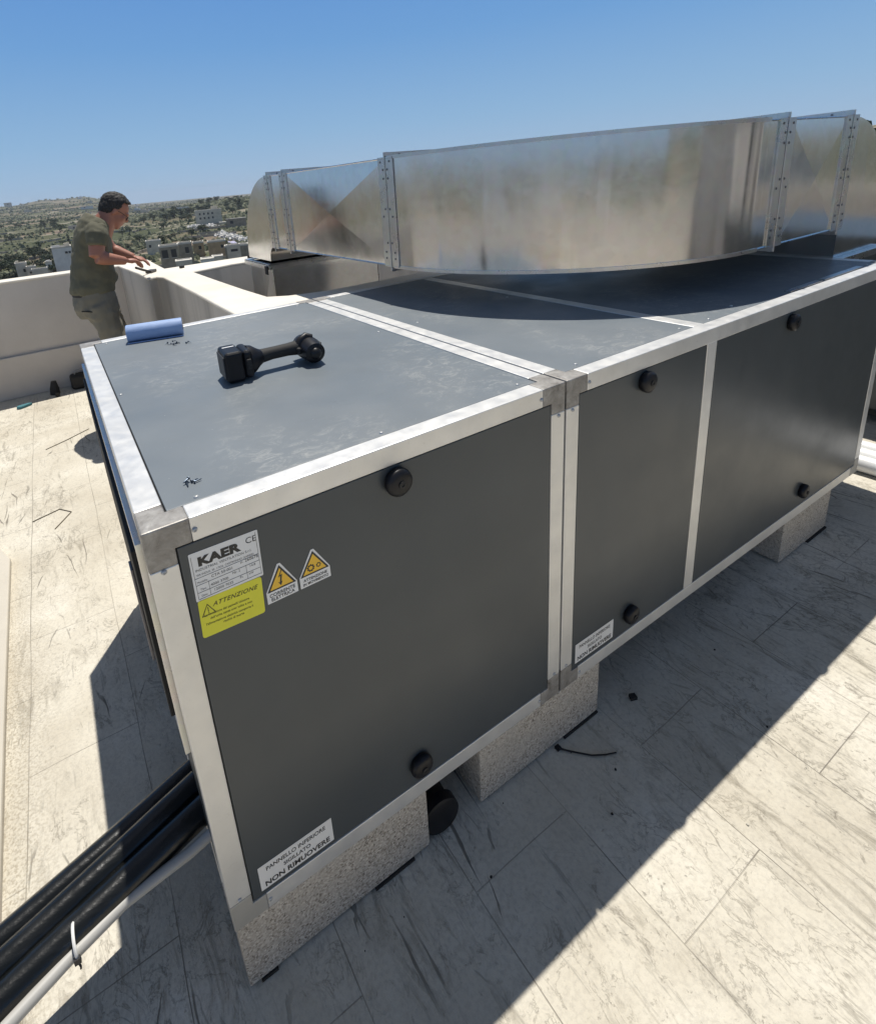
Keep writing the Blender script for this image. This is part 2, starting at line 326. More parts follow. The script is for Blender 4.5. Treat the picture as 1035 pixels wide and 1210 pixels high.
# ------------------------------------------------------------------ screws, knobs, stickers
def knob(par,x,z,y=0):
    m=MB(); m.lathe((x,y+.002,z),(0,-1,0),[(0,.027),(.004,.030),(.013,.0315),(.020,.0295),(.024,.022),(.0255,.011),(.0256,.001)],28)
    k=m.build('knob',BLKP,par,smooth=50)
    m=MB(); m.lathe((x,y-.0232,z),(0,-1,0),[(0,.0085),(.003,.008),(.0035,.004),(.002,.0035)],16); m.build('knob_cap',BLACK,k,smooth=40)
    return k
SCR=None
def screw(par,loc,axis=(0,0,1),r=.0055):
    global SCR
    m=MB(); m.lathe((0,0,0),(0,0,1),[(0,r*1.15),(.0012,r*1.1),(.0028,r*.8),(.0034,r*.45),(.0018,r*.35)],12)
    if SCR is None: SCR=m.build('screw',STEEL,par,smooth=40); o=SCR
    else: o=SCR.copy(); link(o,par)
    q=Vector((0,0,1)).rotation_difference(Vector(axis)); o.rotation_euler=q.to_euler(); o.location=loc; o.parent=par
    return o
def text_obj(name,txt,size,mat,parent,x,y,z,sx=1,off=0,align='LEFT',sp=1,shear=0,rot=0):
    cu=bpy.data.curves.new(name,'FONT'); cu.body=txt; cu.size=size; cu.align_x=align; cu.offset=off; cu.space_character=sp; cu.shear=shear; cu.resolution_u=3
    t=bpy.data.objects.new('tmp',cu); COL.objects.link(t); dg=bpy.context.evaluated_depsgraph_get(); me=bpy.data.meshes.new_from_object(t.evaluated_get(dg)); bpy.data.objects.remove(t)
    M=Matrix.Translation((x,y,z))@Matrix.Rotation(rot,4,'Y')@Matrix.Rotation(PI/2,4,'X')@Matrix.Diagonal((sx,1,1,1))
    me.transform(M); me.materials.clear(); me.materials.append(mat); return me
def join_meshes(name,mes,parent):
    bm=bmesh.new()
    for me in mes: bm.from_mesh(me)
    me=bpy.data.meshes.new(name); bm.to_mesh(me); bm.free(); me.materials.append(mes[0].materials[0]); return link(bpy.data.objects.new(name,me),parent)
def rrect(x0,x1,z0,z1,r,y0,y1,mb,rot=0):
    pts=[]
    for cx,cz,a0 in((x1-r,z0+r,-90),(x1-r,z1-r,0),(x0+r,z1-r,90),(x0+r,z0+r,180)):
        for k in range(4):
            a=math.radians(a0+k*30); pts.append((cx+r*math.cos(a),cz+r*math.sin(a)))
    c=((x0+x1)/2,(z0+z1)/2); ca,sa=math.cos(rot),math.sin(rot)
    pts=[(c[0]+(p-c[0])*ca-(q-c[1])*sa,c[1]+(p-c[0])*sa+(q-c[1])*ca) for p,q in pts]; n=len(pts)
    mb.add([(p,y0,q) for p,q in pts]+[(p,y1,q) for p,q in pts],[tuple(range(n)),tuple(range(2*n-1,n-1,-1))]+[(i,(i+1)%n,n+(i+1)%n,n+i) for i in range(n)])

# ------------------------------------------------------------------ the two modules
def bars(par,x0,x1):
    e=.030  # corner legs beyond the profile section
    a,b=x0,x1; q=P+e
    for yy in(0,D-P):
        for zz in(0,1-P):
            m=MB(); m.box(a+q,b-q,yy,yy+P,zz,zz+P); m.build('frame_profile',ALU,par,bevel=.002)
    for xx in(a,b-P):
        for zz in(0,1-P):
            m=MB(); m.box(xx,xx+P,q,D-q,zz,zz+P); m.build('frame_profile',ALU,par,bevel=.002)
        for yy in(0,D-P):
            m=MB(); m.box(xx,xx+P,yy,yy+P,q,1-q); m.build('frame_profile',ALU,par,bevel=.002)
    t=.0006
    for sx in(0,1):
        for sy in(0,1):
            for sz in(0,1):
                m=MB()
                def rg(s,l,L): return (l-t,l+L+t) if not s else (l,l)
                X0=a if not sx else b; Y0=0 if not sy else D; Z0=0 if not sz else 1
                dx,dy,dz=(1 if not sx else -1),(1 if not sy else -1),(1 if not sz else -1)
                def bx(lx,ly,lz,ox=0,oy=0,oz=0):
                    xs=sorted((X0+dx*(ox-(t if ox==0 else 0)),X0+dx*(ox+lx))); ys=sorted((Y0+dy*(oy-(t if oy==0 else 0)),Y0+dy*(oy+ly))); zs=sorted((Z0+dz*(oz-(t if oz==0 else 0)),Z0+dz*(oz+lz)))
                    m.box(*xs,*ys,*zs)
                # one cube and three legs, butted end to end
                bx(P,P,P); bx(e,P,P,ox=P); bx(P,e,P,oy=P); bx(P,P,e,oz=P)
                bm=bmesh.new(); me=bpy.data.meshes.new('t'); me.from_pydata(m.v,[],m.f); bm.from_mesh(me)
                bmesh.ops.remove_doubles(bm,verts=bm.verts,dist=1e-5)
                ff=[f for f in bm.faces]; seen={}
                for f in ff: seen.setdefault(tuple(round(c,4) for c in f.calc_center_median()),[]).append(f)
                bmesh.ops.delete(bm,geom=[f for l in seen.values() if len(l)>1 for f in l],context='FACES_ONLY')
                m.v=[tuple(v.co) for v in bm.verts]; m.f=[tuple(v.index for v in f.verts) for f in bm.faces]; m.m=[0]*len(m.f); bm.free()
                m.build('corner_bracket',CORN2 if (sz==0 and (sx==0)==(par.name=='air_handling_unit') ) else CORN,par,bevel=.003)
def panel(par,name,mat,x0,x1,y0,y1,z0,z1,label=None):
    m=MB(); m.box(x0,x1,y0,y1,z0,z1); o=m.build(name,mat,par,bevel=.0015)
    if label: o['label']=label
    return o
g=.0022
# module A (near, square)
A=empty('air_handling_unit',(0,0,0)); tag(A,'square grey ventilation module in front, its side carrying the yellow warning stickers','ventilation unit')
bars(A,0,LA)
m=MB(); m.box(.008,LA-.008,.008,D-.008,.008,.992); m.build('casing',BLACK,A)
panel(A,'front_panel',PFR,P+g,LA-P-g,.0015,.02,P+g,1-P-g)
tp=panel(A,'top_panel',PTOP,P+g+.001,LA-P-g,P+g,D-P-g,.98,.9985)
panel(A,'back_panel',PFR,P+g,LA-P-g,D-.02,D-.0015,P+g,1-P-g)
# end opening: flange ring, damper frame, clip plate
m=MB(); m.box(-.010,.004,.075,.100,.44,.94); m.box(-.010,.004,D-.10,D-.075,.44,.94); m.box(-.010,.004,.100,D-.10,.915,.94); m.box(-.010,.004,.100,D-.10,.44,.465); m.build('inlet_flange',FLG,A,bevel=.001)
m=MB(); m.box(.0012,.006,P+g,D-P-g,P+g,.43); m.build('blank_panel',PFR,A)
m=MB(); m.box(-.018,.002,.13,D-.13,.49,.895); m.build('end_panel',RUB,A,bevel=.002)
m=MB(); m.box(-.0245,-.0185,.36,.40,.44,.705); m.box(-.0185,-.01,.365,.395,.46,.69); m.build('clip_plate',plain('weathered_steel',(.22,.21,.22),.45,.7,bumps=.3),A,bevel=.0015)
for x,z in((.490,.917),(.494,.112)): knob(A,x,z)
for x,y in((.061,.751),(.105,.062),(.905,.067),(.92,.75),(.09,D-.075),(.90,D-.075),(.5,.062)): screw(A,(x,y,.9985),(0,0,1),.0045)
for x,z in((.083,.975),(.022,.918),(.022,.084),(.083,.024),(LA-.083,.975),(LA-.022,.915),(LA-.022,.086),(LA-.083,.022)): screw(A,(x,-.0003,z),(0,-1,0),.0055)
# module B (long, two door panels)
B=empty('air_handling_unit',(BX,0,0)); tag(B,'long grey ventilation module under the curved duct, two side panels split by a pale bar','ventilation unit')
def BB(f): # children of B are modelled in world space
    before=set(bpy.data.objects); r=f(); 
    for o in bpy.data.objects:
        if o not in before and o.parent is B:
            if o.type=='MESH' and o.data.users==1: o.data.transform(Matrix.Translation((-BX,0,0)))
            else: o.location.x-=BX
        elif o not in before and o.type=='MESH' and o.parent and o.parent.parent is B: o.data.transform(Matrix.Translation((-BX,0,0)))
    return r
def mk():
    bars(B,BX,BE)
    m=MB(); m.box(BX+.008,BE-.008,.008,D-.008,.008,.992); m.build('casing',BLACK,B)
    m=MB(); m.box(XM,XM+MW,.0008,.03,P,1-P); m.build('mullion',ALU,B,bevel=.002)
    m=MB(); m.box(XM,XM+MW,P,D-P,.965,.9992); m.build('mullion',ALU,B,bevel=.002)
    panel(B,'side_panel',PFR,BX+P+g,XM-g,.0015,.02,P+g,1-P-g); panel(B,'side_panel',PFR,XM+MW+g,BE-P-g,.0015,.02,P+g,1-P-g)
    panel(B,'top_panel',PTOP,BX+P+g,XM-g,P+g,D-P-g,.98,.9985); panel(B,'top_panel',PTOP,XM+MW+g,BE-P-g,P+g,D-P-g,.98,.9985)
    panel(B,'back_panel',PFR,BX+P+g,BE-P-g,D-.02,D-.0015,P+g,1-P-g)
    m=MB(); m.box(BE-.02,BE-.0015,P+g,D-P-g,P+g,1-P-g); m.build('end_panel',PFR,B)
    for x,z in((1.328,.915),(1.324,.117),(2.157,.917),(2.467,.122)): knob(B,x,z)
mk0=BB(mk)
for x,y in((1.121,.068),(1.591,.066),(1.745,.063),(1.95,.10),(2.45,.065),(2.93,.065),(1.09,.75),(1.09,D-.075),(1.59,.8)): screw(B,(x-BX,y,.9985),(0,0,1),.0045)
for x,z in((BX+.083,.975),(BX+.022,.915),(BX+.022,.086),(BX+.083,.022)): screw(B,(x-BX,-.0003,z),(0,-1,0),.0055)
# joint strip on top between modules
m=MB(); m.box(LA-.0,BX,.03,D-.03,.93,.9965); m.build('joint_seal',BLACK,A)

# stickers on module A
yS=-.0004
def sticker(par,name,mat,x0,x1,z0,z1,rot=0,r=.003,dx=0):
    m=MB(); rrect(x0,x1,z0,z1,r,.0012,.0007,m,rot); o=m.build(name,mat,par); return o
s=sticker(A,'rating_plate',WHT,.063,.187,.832,.930,rot=-.02,r=.002)
Y=.0004
T=lambda *a,**k:text_obj('lettering',*a,**k)
rt=.02
mes=[T('KAER',.0235,INK,s,.077,Y,.9025,sx=1.25,off=.0014,sp=1.05,rot=rt)]
join_meshes('brand_lettering',mes,s)
mes=[T('CE',.0175,INK,s,.163,Y,.9085,sx=1.0,rot=rt),
 T('INDUSTRIAL VENTILATION S.r.l.',.0070,INK,s,.0705,Y,.8925,sx=1.02,rot=rt),
 T('VIA INDUS. 20  17022  CASTRONNO (VARESE)',.0054,INK,s,.0705,Y,.8835,sx=.95,rot=rt),
 T('Modello',.0055,INK,s,.069,Y,.8690,rot=rt),T('CTA 50-001',.0078,INK,s,.0945,Y,.8705,rot=rt),T('n. 260678',.0085,INK,s,.148,Y,.8735,rot=rt),
 T('Tipo',.0055,INK,s,.0725,Y,.8535,rot=rt),T('4000 3700',.0075,INK,s,.091,Y,.8540,rot=rt),T('Nr. 2',.0068,INK,s,.131,Y,.8590,rot=rt),T('14.8',.0068,INK,s,.163,Y,.8590,rot=rt),
 T('Data',.0055,INK,s,.0725,Y,.8405,rot=rt),T('12000 7035',.0075,INK,s,.0945,Y,.8415,rot=rt),T('Pa',.0060,INK,s,.143,Y,.8440,rot=rt),T('kW',.0060,INK,s,.160,Y,.8440,rot=rt)]
join_meshes('lettering',mes,s)
m=MB()
for z,x0,x1 in((.8795,.067,.183),(.8655,.067,.183),(.8500,.067,.183),(.8370,.067,.183)): m.box(x0,x1,.0003,.0006,z-.0004,z+.0004)
for x,z0,z1 in((.067,.837,.925),(.0885,.837,.866),(.183,.835,.925),(.157,.837,.866)): m.box(x-.0003,x+.0003,.0003,.0006,z0,z1)
m.build('ruled_lines',INKG,s)
s=sticker(A,'warning_label',YEL,.062,.1795,.752,.832,rot=-.04,r=.005)
s['label']='yellow rounded sticker headed ATTENZIONE'
mes=[T('ATTENZIONE',.0125,INKO,s,.0875,Y,.812,sx=.98,off=.0002,shear=.35,sp=1.12,rot=.05)]
for i,(x,t) in enumerate(((.070,'La rimozione dei pannelli chiusura'),(.079,'dell\u2019unita senza aver tolto e non'),(.070,'l\u2019alimentazione elettrica comporta il'),(.100,'rischio di morte'))):
    mes.append(T(t,.0066,INKO,s,x,Y,.7975-i*.0095,sx=.88,off=.0001,rot=.05,sp=1.03))
join_meshes('lettering',mes,s)
def tri(mb,cx,cz,w,h,y0=.0006,y1=.0003): mb.add([(cx-w/2,y0,cz),(cx+w/2,y0,cz),(cx,y0,cz+h)],[(0,1,2)]) 
def triring(mb,cx,cz,w,h,t,y0):
    # ring between two similar triangles
    k=t*2.2; o=[(cx-w/2,cz),(cx+w/2,cz),(cx,cz+h)]; i=[(cx-w/2+k*.9,cz+t),(cx+w/2-k*.9,cz+t),(cx,cz+h-k)]
    mb.add([(x,y0,z) for x,z in o]+[(x,y0,z) for x,z in i],[(0,1,4,3),(1,2,5,4),(2,0,3,5)])
m=MB(); triring(m,.0785,.7985,.026,.024,.0014,.0003); m.box(.0778,.0793,.0002,.0006,.8055,.8145); m.box(.0777,.0794,.0002,.0006,.8015,.8035); m.build('hazard_symbol',INKO,s)
def danger(x0,x1,zb,zt,kind,lines,lab,dz):
    w=x1-x0; cx=(x0+x1)/2; zm=zb+(zt-zb)*.27+.001
    m=MB(); pts=[(x0,zb),(x1,zb),(x1,zm+.003),(cx+.003,zt),(cx-.003,zt),(x0,zm+.003)]
    m.add([(p,.0007,q) for p,q in pts]+[(p,.0013,q) for p,q in pts],[tuple(range(6)),tuple(range(11,5,-1))]+[(i,(i+1)%6,6+(i+1)%6,6+i) for i in range(6)])
    s=m.build('danger_label',WHT,A); s['label']=lab
    m=MB(); m.add([(cx-w/2+.006,.0005,zm+.0045),(cx+w/2-.006,.0005,zm+.0045),(cx,.0005,zt-.009)],[(0,1,2)]); m.build('symbol_field',ORG,s)
    m=MB(); triring(m,cx,zm+.002,w-.004,zt-zm-.0055,.0030,.0003)
    if kind=='bolt':
        b=[(.004,.040),(-.005,.024),(.000,.0255),(-.003,.012),(-.0065,.014),(-.001,.0045),(.0035,.014),(.0008,.013),(.0045,.029),(-.001,.0275),(.0065,.040)]
        n=len(b); m.add([(cx+p*.9,.0002,zm+.003+q) for p,q in b],[tuple(range(n))])
    else:
        for gx,gz,r,t in((cx-.0075,zm+.0165,.0085,9),(cx+.0095,zm+.0165,.0055,7)):
            K=t*4; vo=[];vi=[]
            for k in range(K):
                a=2*PI*k/K; ro=r*(1.0 if k%4<2 else .80); vo.append((gx+ro*math.cos(a),.0002,gz+ro*math.sin(a))); vi.append((gx+r*.52*math.cos(a),.0002,gz+r*.52*math.sin(a)))
            m.add(vo+vi,[(k,(k+1)%K,K+(k+1)%K,K+k) for k in range(K)])
    m.build('hazard_symbol',INK,s)
    mes=[T(t,sz,INK,s,cx,Y,zb+dzz,sx=sxx,off=.0002,align='CENTER') for t,sz,dzz,sxx in lines]
    join_meshes('lettering',mes,s)
danger(.1855,.2485,.762,.841,'bolt',[('CORRENTE',.0105,.0125,.98),('ELETTRICA',.0105,.0032,.93)],'triangular amber sticker with a lightning bolt, reading CORRENTE ELETTRICA',0)
danger(.2540,.3200,.762,.840,'gear',[('ATTENZIONE',.0085,.0125,.98),('IN MOVIMENTO',.0085,.0035,.90)],'triangular amber sticker with two gear wheels',0)
def notice(par,x0,x1,z0,z1,off=0):
    s=sticker(par,'notice_label',WHT,x0,x1,z0,z1,r=.001); cx=(x0+x1)/2
    mes=[T('PANNELLO INFERIORE',.0165,INK,s,cx,Y,z1-.0215,sx=.86,off=.0003,align='CENTER'),T('SIGILLATO',.0150,INK,s,cx,Y,z1-.041,sx=.92,off=.0003,align='CENTER'),T('NON RIMUOVERE',.0200,INK,s,cx,Y,z0+.0065,sx=.98,off=.0006,align='CENTER')]
    join_meshes('lettering',mes,s)
    return s
notice(A,.069,.246,.061,.132)
s=notice(B,1.071,1.247,.0645,.135)
for o in [s]+children(s): o.data.transform(Matrix.Translation((-BX,0,0)))

# ------------------------------------------------------------------ concrete blocks on rubber pads
def block(x0,x1,y0,y1,lab,h=.2):
    bo=MB(); bo.box(x0,x1,y0,y1,FZ+.008,-.001); o=simple('concrete_block',bo,CONC,lab,'concrete block','concrete blocks carrying the units',bevel=.004)
    return o
block(.004,.508,.001,.19,'long speckled concrete block under the near left corner of the square unit')
block(.689,1.189,.001,.19,'speckled concrete block under the joint between the two units')
block(2.372,2.80,.004,.19,'pale smooth concrete block under the far end of the long unit')
block(.004,.508,D-.19,D-.001,'concrete block under the back left corner of the square unit')
block(.689,1.189,D-.19,D-.001,'concrete block under the back of the joint between the units')
block(2.372,2.80,D-.19,D-.001,'concrete block under the back far end of the long unit')
for i,(x0,x1,lab) in enumerate(((.335,.455,'thin black rubber pad under the near left concrete block'),(1.03,1.186,'thin black rubber pad under the middle concrete block'),(2.62,2.80,'thin black rubber pad under the far concrete block'))):
    m=MB(); m.box(x0,x1,-.003,.19,FZ+.0005,FZ+.0075); simple('rubber_pad',m,RUB,lab,'rubber pad','rubber pads under the blocks')
m=MB(); m.box(.03,.07,-.002,.19,FZ+.0005,FZ+.0075); simple('rubber_pad',m,RUB,'small black rubber packer under the outer corner of the near block','rubber pad','rubber pads under the blocks')

# ------------------------------------------------------------------ the duct
ZB,ZT=1.135,1.603; W=.88; CX,CY=2.335,1.235; RO=1.015; RI=RO-W
XL=CX-RO; YR=CY-RO
DU=empty('rectangular_duct',(CX,CY,1.0)); tag(DU,'large rectangular galvanised sheet metal duct curving over the long unit','air duct')
def dpart(name,mb,mat,par=None,**k):
    mb.v=[(x-CX,y-CY,z-1.0) for x,y,z in mb.v]; return mb.build(name,mat,par or DU,**k)
# plan elbow
m=MB(); K=56; ring=[]
for i in range(K+1):
    a=PI+ (PI/2)*i/K; c,s_=math.cos(a),math.sin(a)
    ring.append([(CX+RO*c,CY+RO*s_,ZB),(CX+RO*c,CY+RO*s_,ZT),(CX+RI*c,CY+RI*s_,ZT),(CX+RI*c,CY+RI*s_,ZB)])
vs=[p for r in ring for p in r]; fs=[(i*4+j,i*4+(j+1)%4,(i+1)*4+(j+1)%4,(i+1)*4+j) for i in range(K) for j in range(4)]
m.add(vs,fs); el=dpart('curved_elbow',m,GALV,smooth=30)
for z0,z1 in((ZB-.010,ZB+.004),(ZT-.004,ZT+.010)):   # folded seams on the outer edges
    m=MB(); vs=[]
    for i in range(K+1):
        a=PI+(PI/2)*i/K; c,s_=math.cos(a),math.sin(a)
        for r,z in((RO+.004,z0),(RO+.004,z1),(RO-.004,z1),(RO-.004,z0)): vs.append((CX+r*c,CY+r*s_,z))
    m.add(vs,[(i*4+j,i*4+(j+1)%4,(i+1)*4+(j+1)%4,(i+1)*4+j) for i in range(K) for j in range(4)])
    dpart('folded_seam',m,FLG,el,smooth=30)
def xpanel(m,p00,p10,p11,p01,out,nrm):      # cross broken panel, outward pushed centre
    c=(Vector(p00)+Vector(p10)+Vector(p11)+Vector(p01))/4+Vector(nrm)*out
    m.add([p00,p10,p11,p01,c],[(0,1,4),(1,2,4),(2,3,4),(3,0,4)])
def straight(axis,a0,a1,z0=ZB,z1=ZT,cb=.014,lat=None,name='straight_section'):
    m=MB()
    if axis=='y':
        l0,l1=lat or (XL,XL+W)
        xpanel(m,(l0,a0,z0),(l0,a1,z0),(l0,a1,z1),(l0,a0,z1),cb,(-1,0,0)); xpanel(m,(l1,a0,z0),(l1,a1,z0),(l1,a1,z1),(l1,a0,z1),cb,(1,0,0))
        xpanel(m,(l0,a0,z1),(l0,a1,z1),(l1,a1,z1),(l1,a0,z1),cb,(0,0,1)); xpanel(m,(l0,a0,z0),(l0,a1,z0),(l1,a1,z0),(l1,a0,z0),cb,(0,0,-1))
    else:
        l0,l1=lat or (YR,YR+W)
        xpanel(m,(a0,l0,z0),(a1,l0,z0),(a1,l0,z1),(a0,l0,z1),cb,(0,-1,0)); xpanel(m,(a0,l1,z0),(a1,l1,z0),(a1,l1,z1),(a0,l1,z1),cb,(0,1,0))
        xpanel(m,(a0,l0,z1),(a1,l0,z1),(a1,l1,z1),(a0,l1,z1),cb,(0,0,1)); xpanel(m,(a0,l0,z0),(a1,l0,z0),(a1,l1,z0),(a0,l1,z0),cb,(0,0,-1))
    o=dpart(name,m,GALVX)
    m=MB(); r=.004
    for l in (l0,l1):
        for z in (z0,z1):
            m=MB(); m.tube([(l,a0,z),(l,a1,z)] if axis=='y' else [(a0,l,z),(a1,l,z)],r,6); dpart('folded_seam',m,FLG,o)
    return o
def flange(axis,a,z0=ZB,z1=ZT,lat=None,fw=.026,pair=True,full=True):
    """bolted pair of angle frames (raised lip) round the duct at position a along axis"""
    l0,l1=lat or ((XL,XL+W) if axis=='y' else (YR,YR+W))
    f=None
    for s in ((-1,1) if pair else (1,)):
        m=MB(); e=.0065
        def bx(u0,u1,v0,v1,d0,d1):
            if axis=='y': m.box(u0,u1,a+d0,a+d1,v0,v1)
            else: m.box(a+d0,a+d1,u0,u1,v0,v1)
        d0,d1=sorted((s*.0008,s*.0045)); b0,b1=sorted((s*.0045,s*.058))
        # upstanding lip
        sl=fw*.35; bx(l0-sl,l1+sl,z1+e,z1+fw,d0,d1); bx(l0-sl,l1+sl,z0-fw,z0-e,d0,d1); bx(l0-sl,l0-e,z0-e,z1+e,d0,d1); bx(l1+e,l1+sl,z0-e,z1+e,d0,d1)
        # flat leg against the sheet
        bx(l0-e,l1+e,z1,z1+e,b0,b1); bx(l0-e,l1+e,z0-e,z0,b0,b1); bx(l0-e,l0,z0,z1,b0,b1); bx(l1,l1+e,z0,z1,b0,b1)
        o=dpart('bolted_flange',m,FLG,bevel=.001); f=f or o
    # bolt heads on the lips
    if full:
        for t in (.05,.11,.2,.45,.52,.8,.88,.95):
            z=z0+(z1-z0)*t
            for s in(-1,1):
                m=MB(); o_=s*(.018 if (t*100)%2<1 else .036)
                if axis=='y': m.lathe((l0-.006,a+o_,z+.01),(-1,0,0),[(0,.0052),(.0025,.0045),(.003,.003)],8)
                else: m.lathe((a+o_,l0-.006,z+.01),(0,-1,0),[(0,.0052),(.0025,.0045),(.003,.003)],8)
                dpart('bolt',m,plain_bolt,f)
        for t in (.08,.35,.65,.92):
            l=l0+(l1-l0)*t; m=MB()
            if axis=='y': m.lathe((l,a+.0045,z1+fw*.55),(0,1,0),[(0,.0045),(.004,.0045)],6); m.lathe((l,a-.0045,z1+fw*.55),(0,-1,0),[(0,.0045),(.004,.0045)],6)
            else: m.lathe((a-.0045,l,z1+fw*.55),(-1,0,0),[(0,.0045),(.004,.0045)],6); m.lathe((a+.0045,l,z1+fw*.55),(1,0,0),[(0,.0045),(.004,.0045)],6)
            dpart('bolt',m,plain_bolt,f)
    # rounded corner lugs
    for u in (l0+.004,l1-.004):
        for v in (z0-fw+.010,z1+fw-.010):
            m=MB()
            if axis=='y': m.lathe((u,a-.0065,v),(0,1,0),[(0,.011),(.013,.011)],14)
            else: m.lathe((a-.0065,u,v),(1,0,0),[(0,.011),(.013,.011)],14)
            dpart('corner_lug',m,FLG,f,smooth=40)
    return f
plain_bolt=plain('dull_bolt',(.16,.16,.17),.45,.7)
flange('y',CY+.012); straight('y',CY+.016,2.40,cb=.011)
flange('y',2.43); straight('y',2.46,2.66,cb=.004,name='collar_section')
flange('y',2.70)
flange('x',2.455); straight('x',CX,2.42,cb=0,name='collar_section'); straight('x',2.49,2.975,cb=.006)
flange('x',3.005)
# elbow turning down into the light well
def vert_elbow(axis,a0,l0,l1,throat,z0,z1,zb,sgn=1):
    m=MB(); H=z1-z0; Rr=throat+H; cz=z0-throat; K=20; prof_o=[]; prof_i=[]
    for i in range(K+1):
        t=PI/2*i/K; prof_o.append((a0+sgn*Rr*math.sin(t),cz+Rr*math.cos(t))); prof_i.append((a0+sgn*throat*math.sin(t),cz+throat*math.cos(t)))
    prof_o.append((a0+sgn*Rr,zb)); prof_i.append((a0+sgn*throat,zb)); n=len(prof_o)
    def pt(p,l): return (l,p[0],p[1]) if axis=='y' else (p[0],l,p[1])
    vs=[pt(p,l) for l in(l0,l1) for p in prof_o+prof_i]
    q=2*n
    for i in range(n-1):
        m_f=[(i,i+1,n+i+1,n+i),(q+i,q+n+i,q+n+i+1,q+i+1),(i,q+i,q+i+1,i+1),(n+i,n+i+1,q+n+i+1,q+n+i)]
        vs_f=m_f; fsl.extend(m_f) if False else None
        allf.extend(m_f)
    m.add(vs,allf); return m,Rr,throat
allf=[]; m,R2,t2=vert_elbow('y',2.74,XL,XL+W,.10,ZB,ZT,1.03); dpart('drop_elbow',m,GALVX,smooth=30)
Y0,Y1=2.74+t2,2.74+R2
allf=[]; m,R3,t3=vert_elbow('x',3.022,YR,YR+W,.015,ZB,ZT,1.0); dpart('drop_elbow',m,GALVX,smooth=30)
# horizontal flange below the rear elbow and the lower duct in the light well
m=MB(); e=.034
for z0,z1 in((1.002,1.006),(1.010,1.014)):
    m.box(XL-e,XL+W+e,Y0-e,Y0,z0,z1); m.box(XL-e,XL+W+e,Y1,Y1+e,z0,z1); m.box(XL-e,XL,Y0,Y1,z0,z1); m.box(XL+W,XL+W+e,Y0,Y1,z0,z1)
m.box(XL-e,XL-e+.004,Y0-e,Y1+e,.975,1.002); m.box(XL-e+.005,XL+W+e,Y0-e,Y0-e+.004,.975,1.002)
dpart('bolted_flange',m,FLG,bevel=.001)
m=MB(); m.box(XL-.045,XL-.036,Y0-.02,Y0+.03,.94,1.0); dpart('clamp',m,RUB,bevel=.003)
m=MB(); LZ0,LZ1=.30,1.0; cb=.012
xpanel(m,(XL,Y0,LZ0),(XL+W,Y0,LZ0),(XL+W,Y0,LZ1),(XL,Y0,LZ1),cb,(0,-1,0)); xpanel(m,(XL,Y1,LZ0),(XL+W,Y1,LZ0),(XL+W,Y1,LZ1),(XL,Y1,LZ1),cb,(0,1,0))
xpanel(m,(XL,Y0,LZ0),(XL,Y1,LZ0),(XL,Y1,LZ1),(XL,Y0,LZ1),cb,(-1,0,0)); xpanel(m,(XL+W,Y0,LZ0),(XL+W,Y1,LZ0),(XL+W,Y1,LZ1),(XL+W,Y0,LZ1),cb,(1,0,0))
dpart('drop_section',m,GALVX)
m=MB(); m.box(XL,XL+W,Y0,Y1,-3.19,.298); dpart('drop_section',m,GALVX,bevel=.003)
for (x,y) in ((XL,Y0),(XL+W,Y0),(XL,Y1),(XL+W,Y1)):
    m=MB(); m.tube([(x,y,LZ0),(x,y,LZ1)],.004,6); dpart('folded_seam',m,FLG)
# short outlet plenum at the far end of the long unit, under the front elbow
m=MB(); m.box(BE+.003,BE+.42,.34,1.1,.16,.965); o=m.build('outlet_plenum',PFR,None,bevel=.003); tag(o,'dark outlet plenum box on the far end of the long unit, beneath the downward duct','plenum box')
m=MB(); m.box(BE+.002,3.535,YR-.030,YR+W+.035,.967,.9995); dpart('base_flange',m,FLG,bevel=.002)
# added pale strips on the long unit, standing for lit gaps between duct shadows
for x0,x1,y0,lab in ((2.255,2.50,.052,'added pale strip standing for a lit gap in the duct shadow, nearer of two'),(2.52,2.86,.052,'added pale strip standing for a lit gap in the duct shadow, farther of two')):
    m=MB(); m.box(x0,x1,y0,y0+.022,.9995,1.0025); simple('lit_gap_strip',m,FLG,lab,'lit gap strip','lit gap strips on the long unit')

# ------------------------------------------------------------------ pipes entering the square unit at the left
def smoothpath(a,b,sag,n=14):
    a,b=Vector(a),Vector(b); out=[]
    for i in range(n+1):
        t=i/n; p=a.lerp(b,t); p.z-=sag*4*t*(1-t); p.y+=.004*math.sin(t*7+a.y*30); out.append(p)
    return out
def mat_hose():
    m,nt,b=newmat('black_foam_insulation'); v=coords(nt)
    f=noise(nt,coords(nt,(1,5,5)),9,6,.7,.4); c=ramp(nt,f,[(.45,(.005,.006,.006)),(.66,(.012,.013,.013)),(.82,(.05,.05,.047))])
    nt.links.new(c,b.inputs['Base Color']); b.inputs['Roughness'].default_value=.24; bump(nt,b,noise(nt,coords(nt,(.6,1,1)),26,5,.6),.4,.005); return m
HOSE=mat_hose()
for i,(y0,y1,z0,z1,r,lab) in enumerate(((.345,-.03,.070,.06,.031,'black insulated pipe farthest back of three entering the end of the square unit'),(.283,-.085,.092,.075,.032,'black insulated pipe in the middle of three entering the end of the square unit'),(.222,-.14,.085,.07,.033,'black insulated pipe nearest of three, with a grey conduit tied below it'))):
    m=MB(); m.tube(smoothpath((.005,y0,z0),(-1.35,y1,z1),.012),r,20); simple('insulated_pipe',m,HOSE,lab,'pipe','insulated pipes at the left',smooth=50)
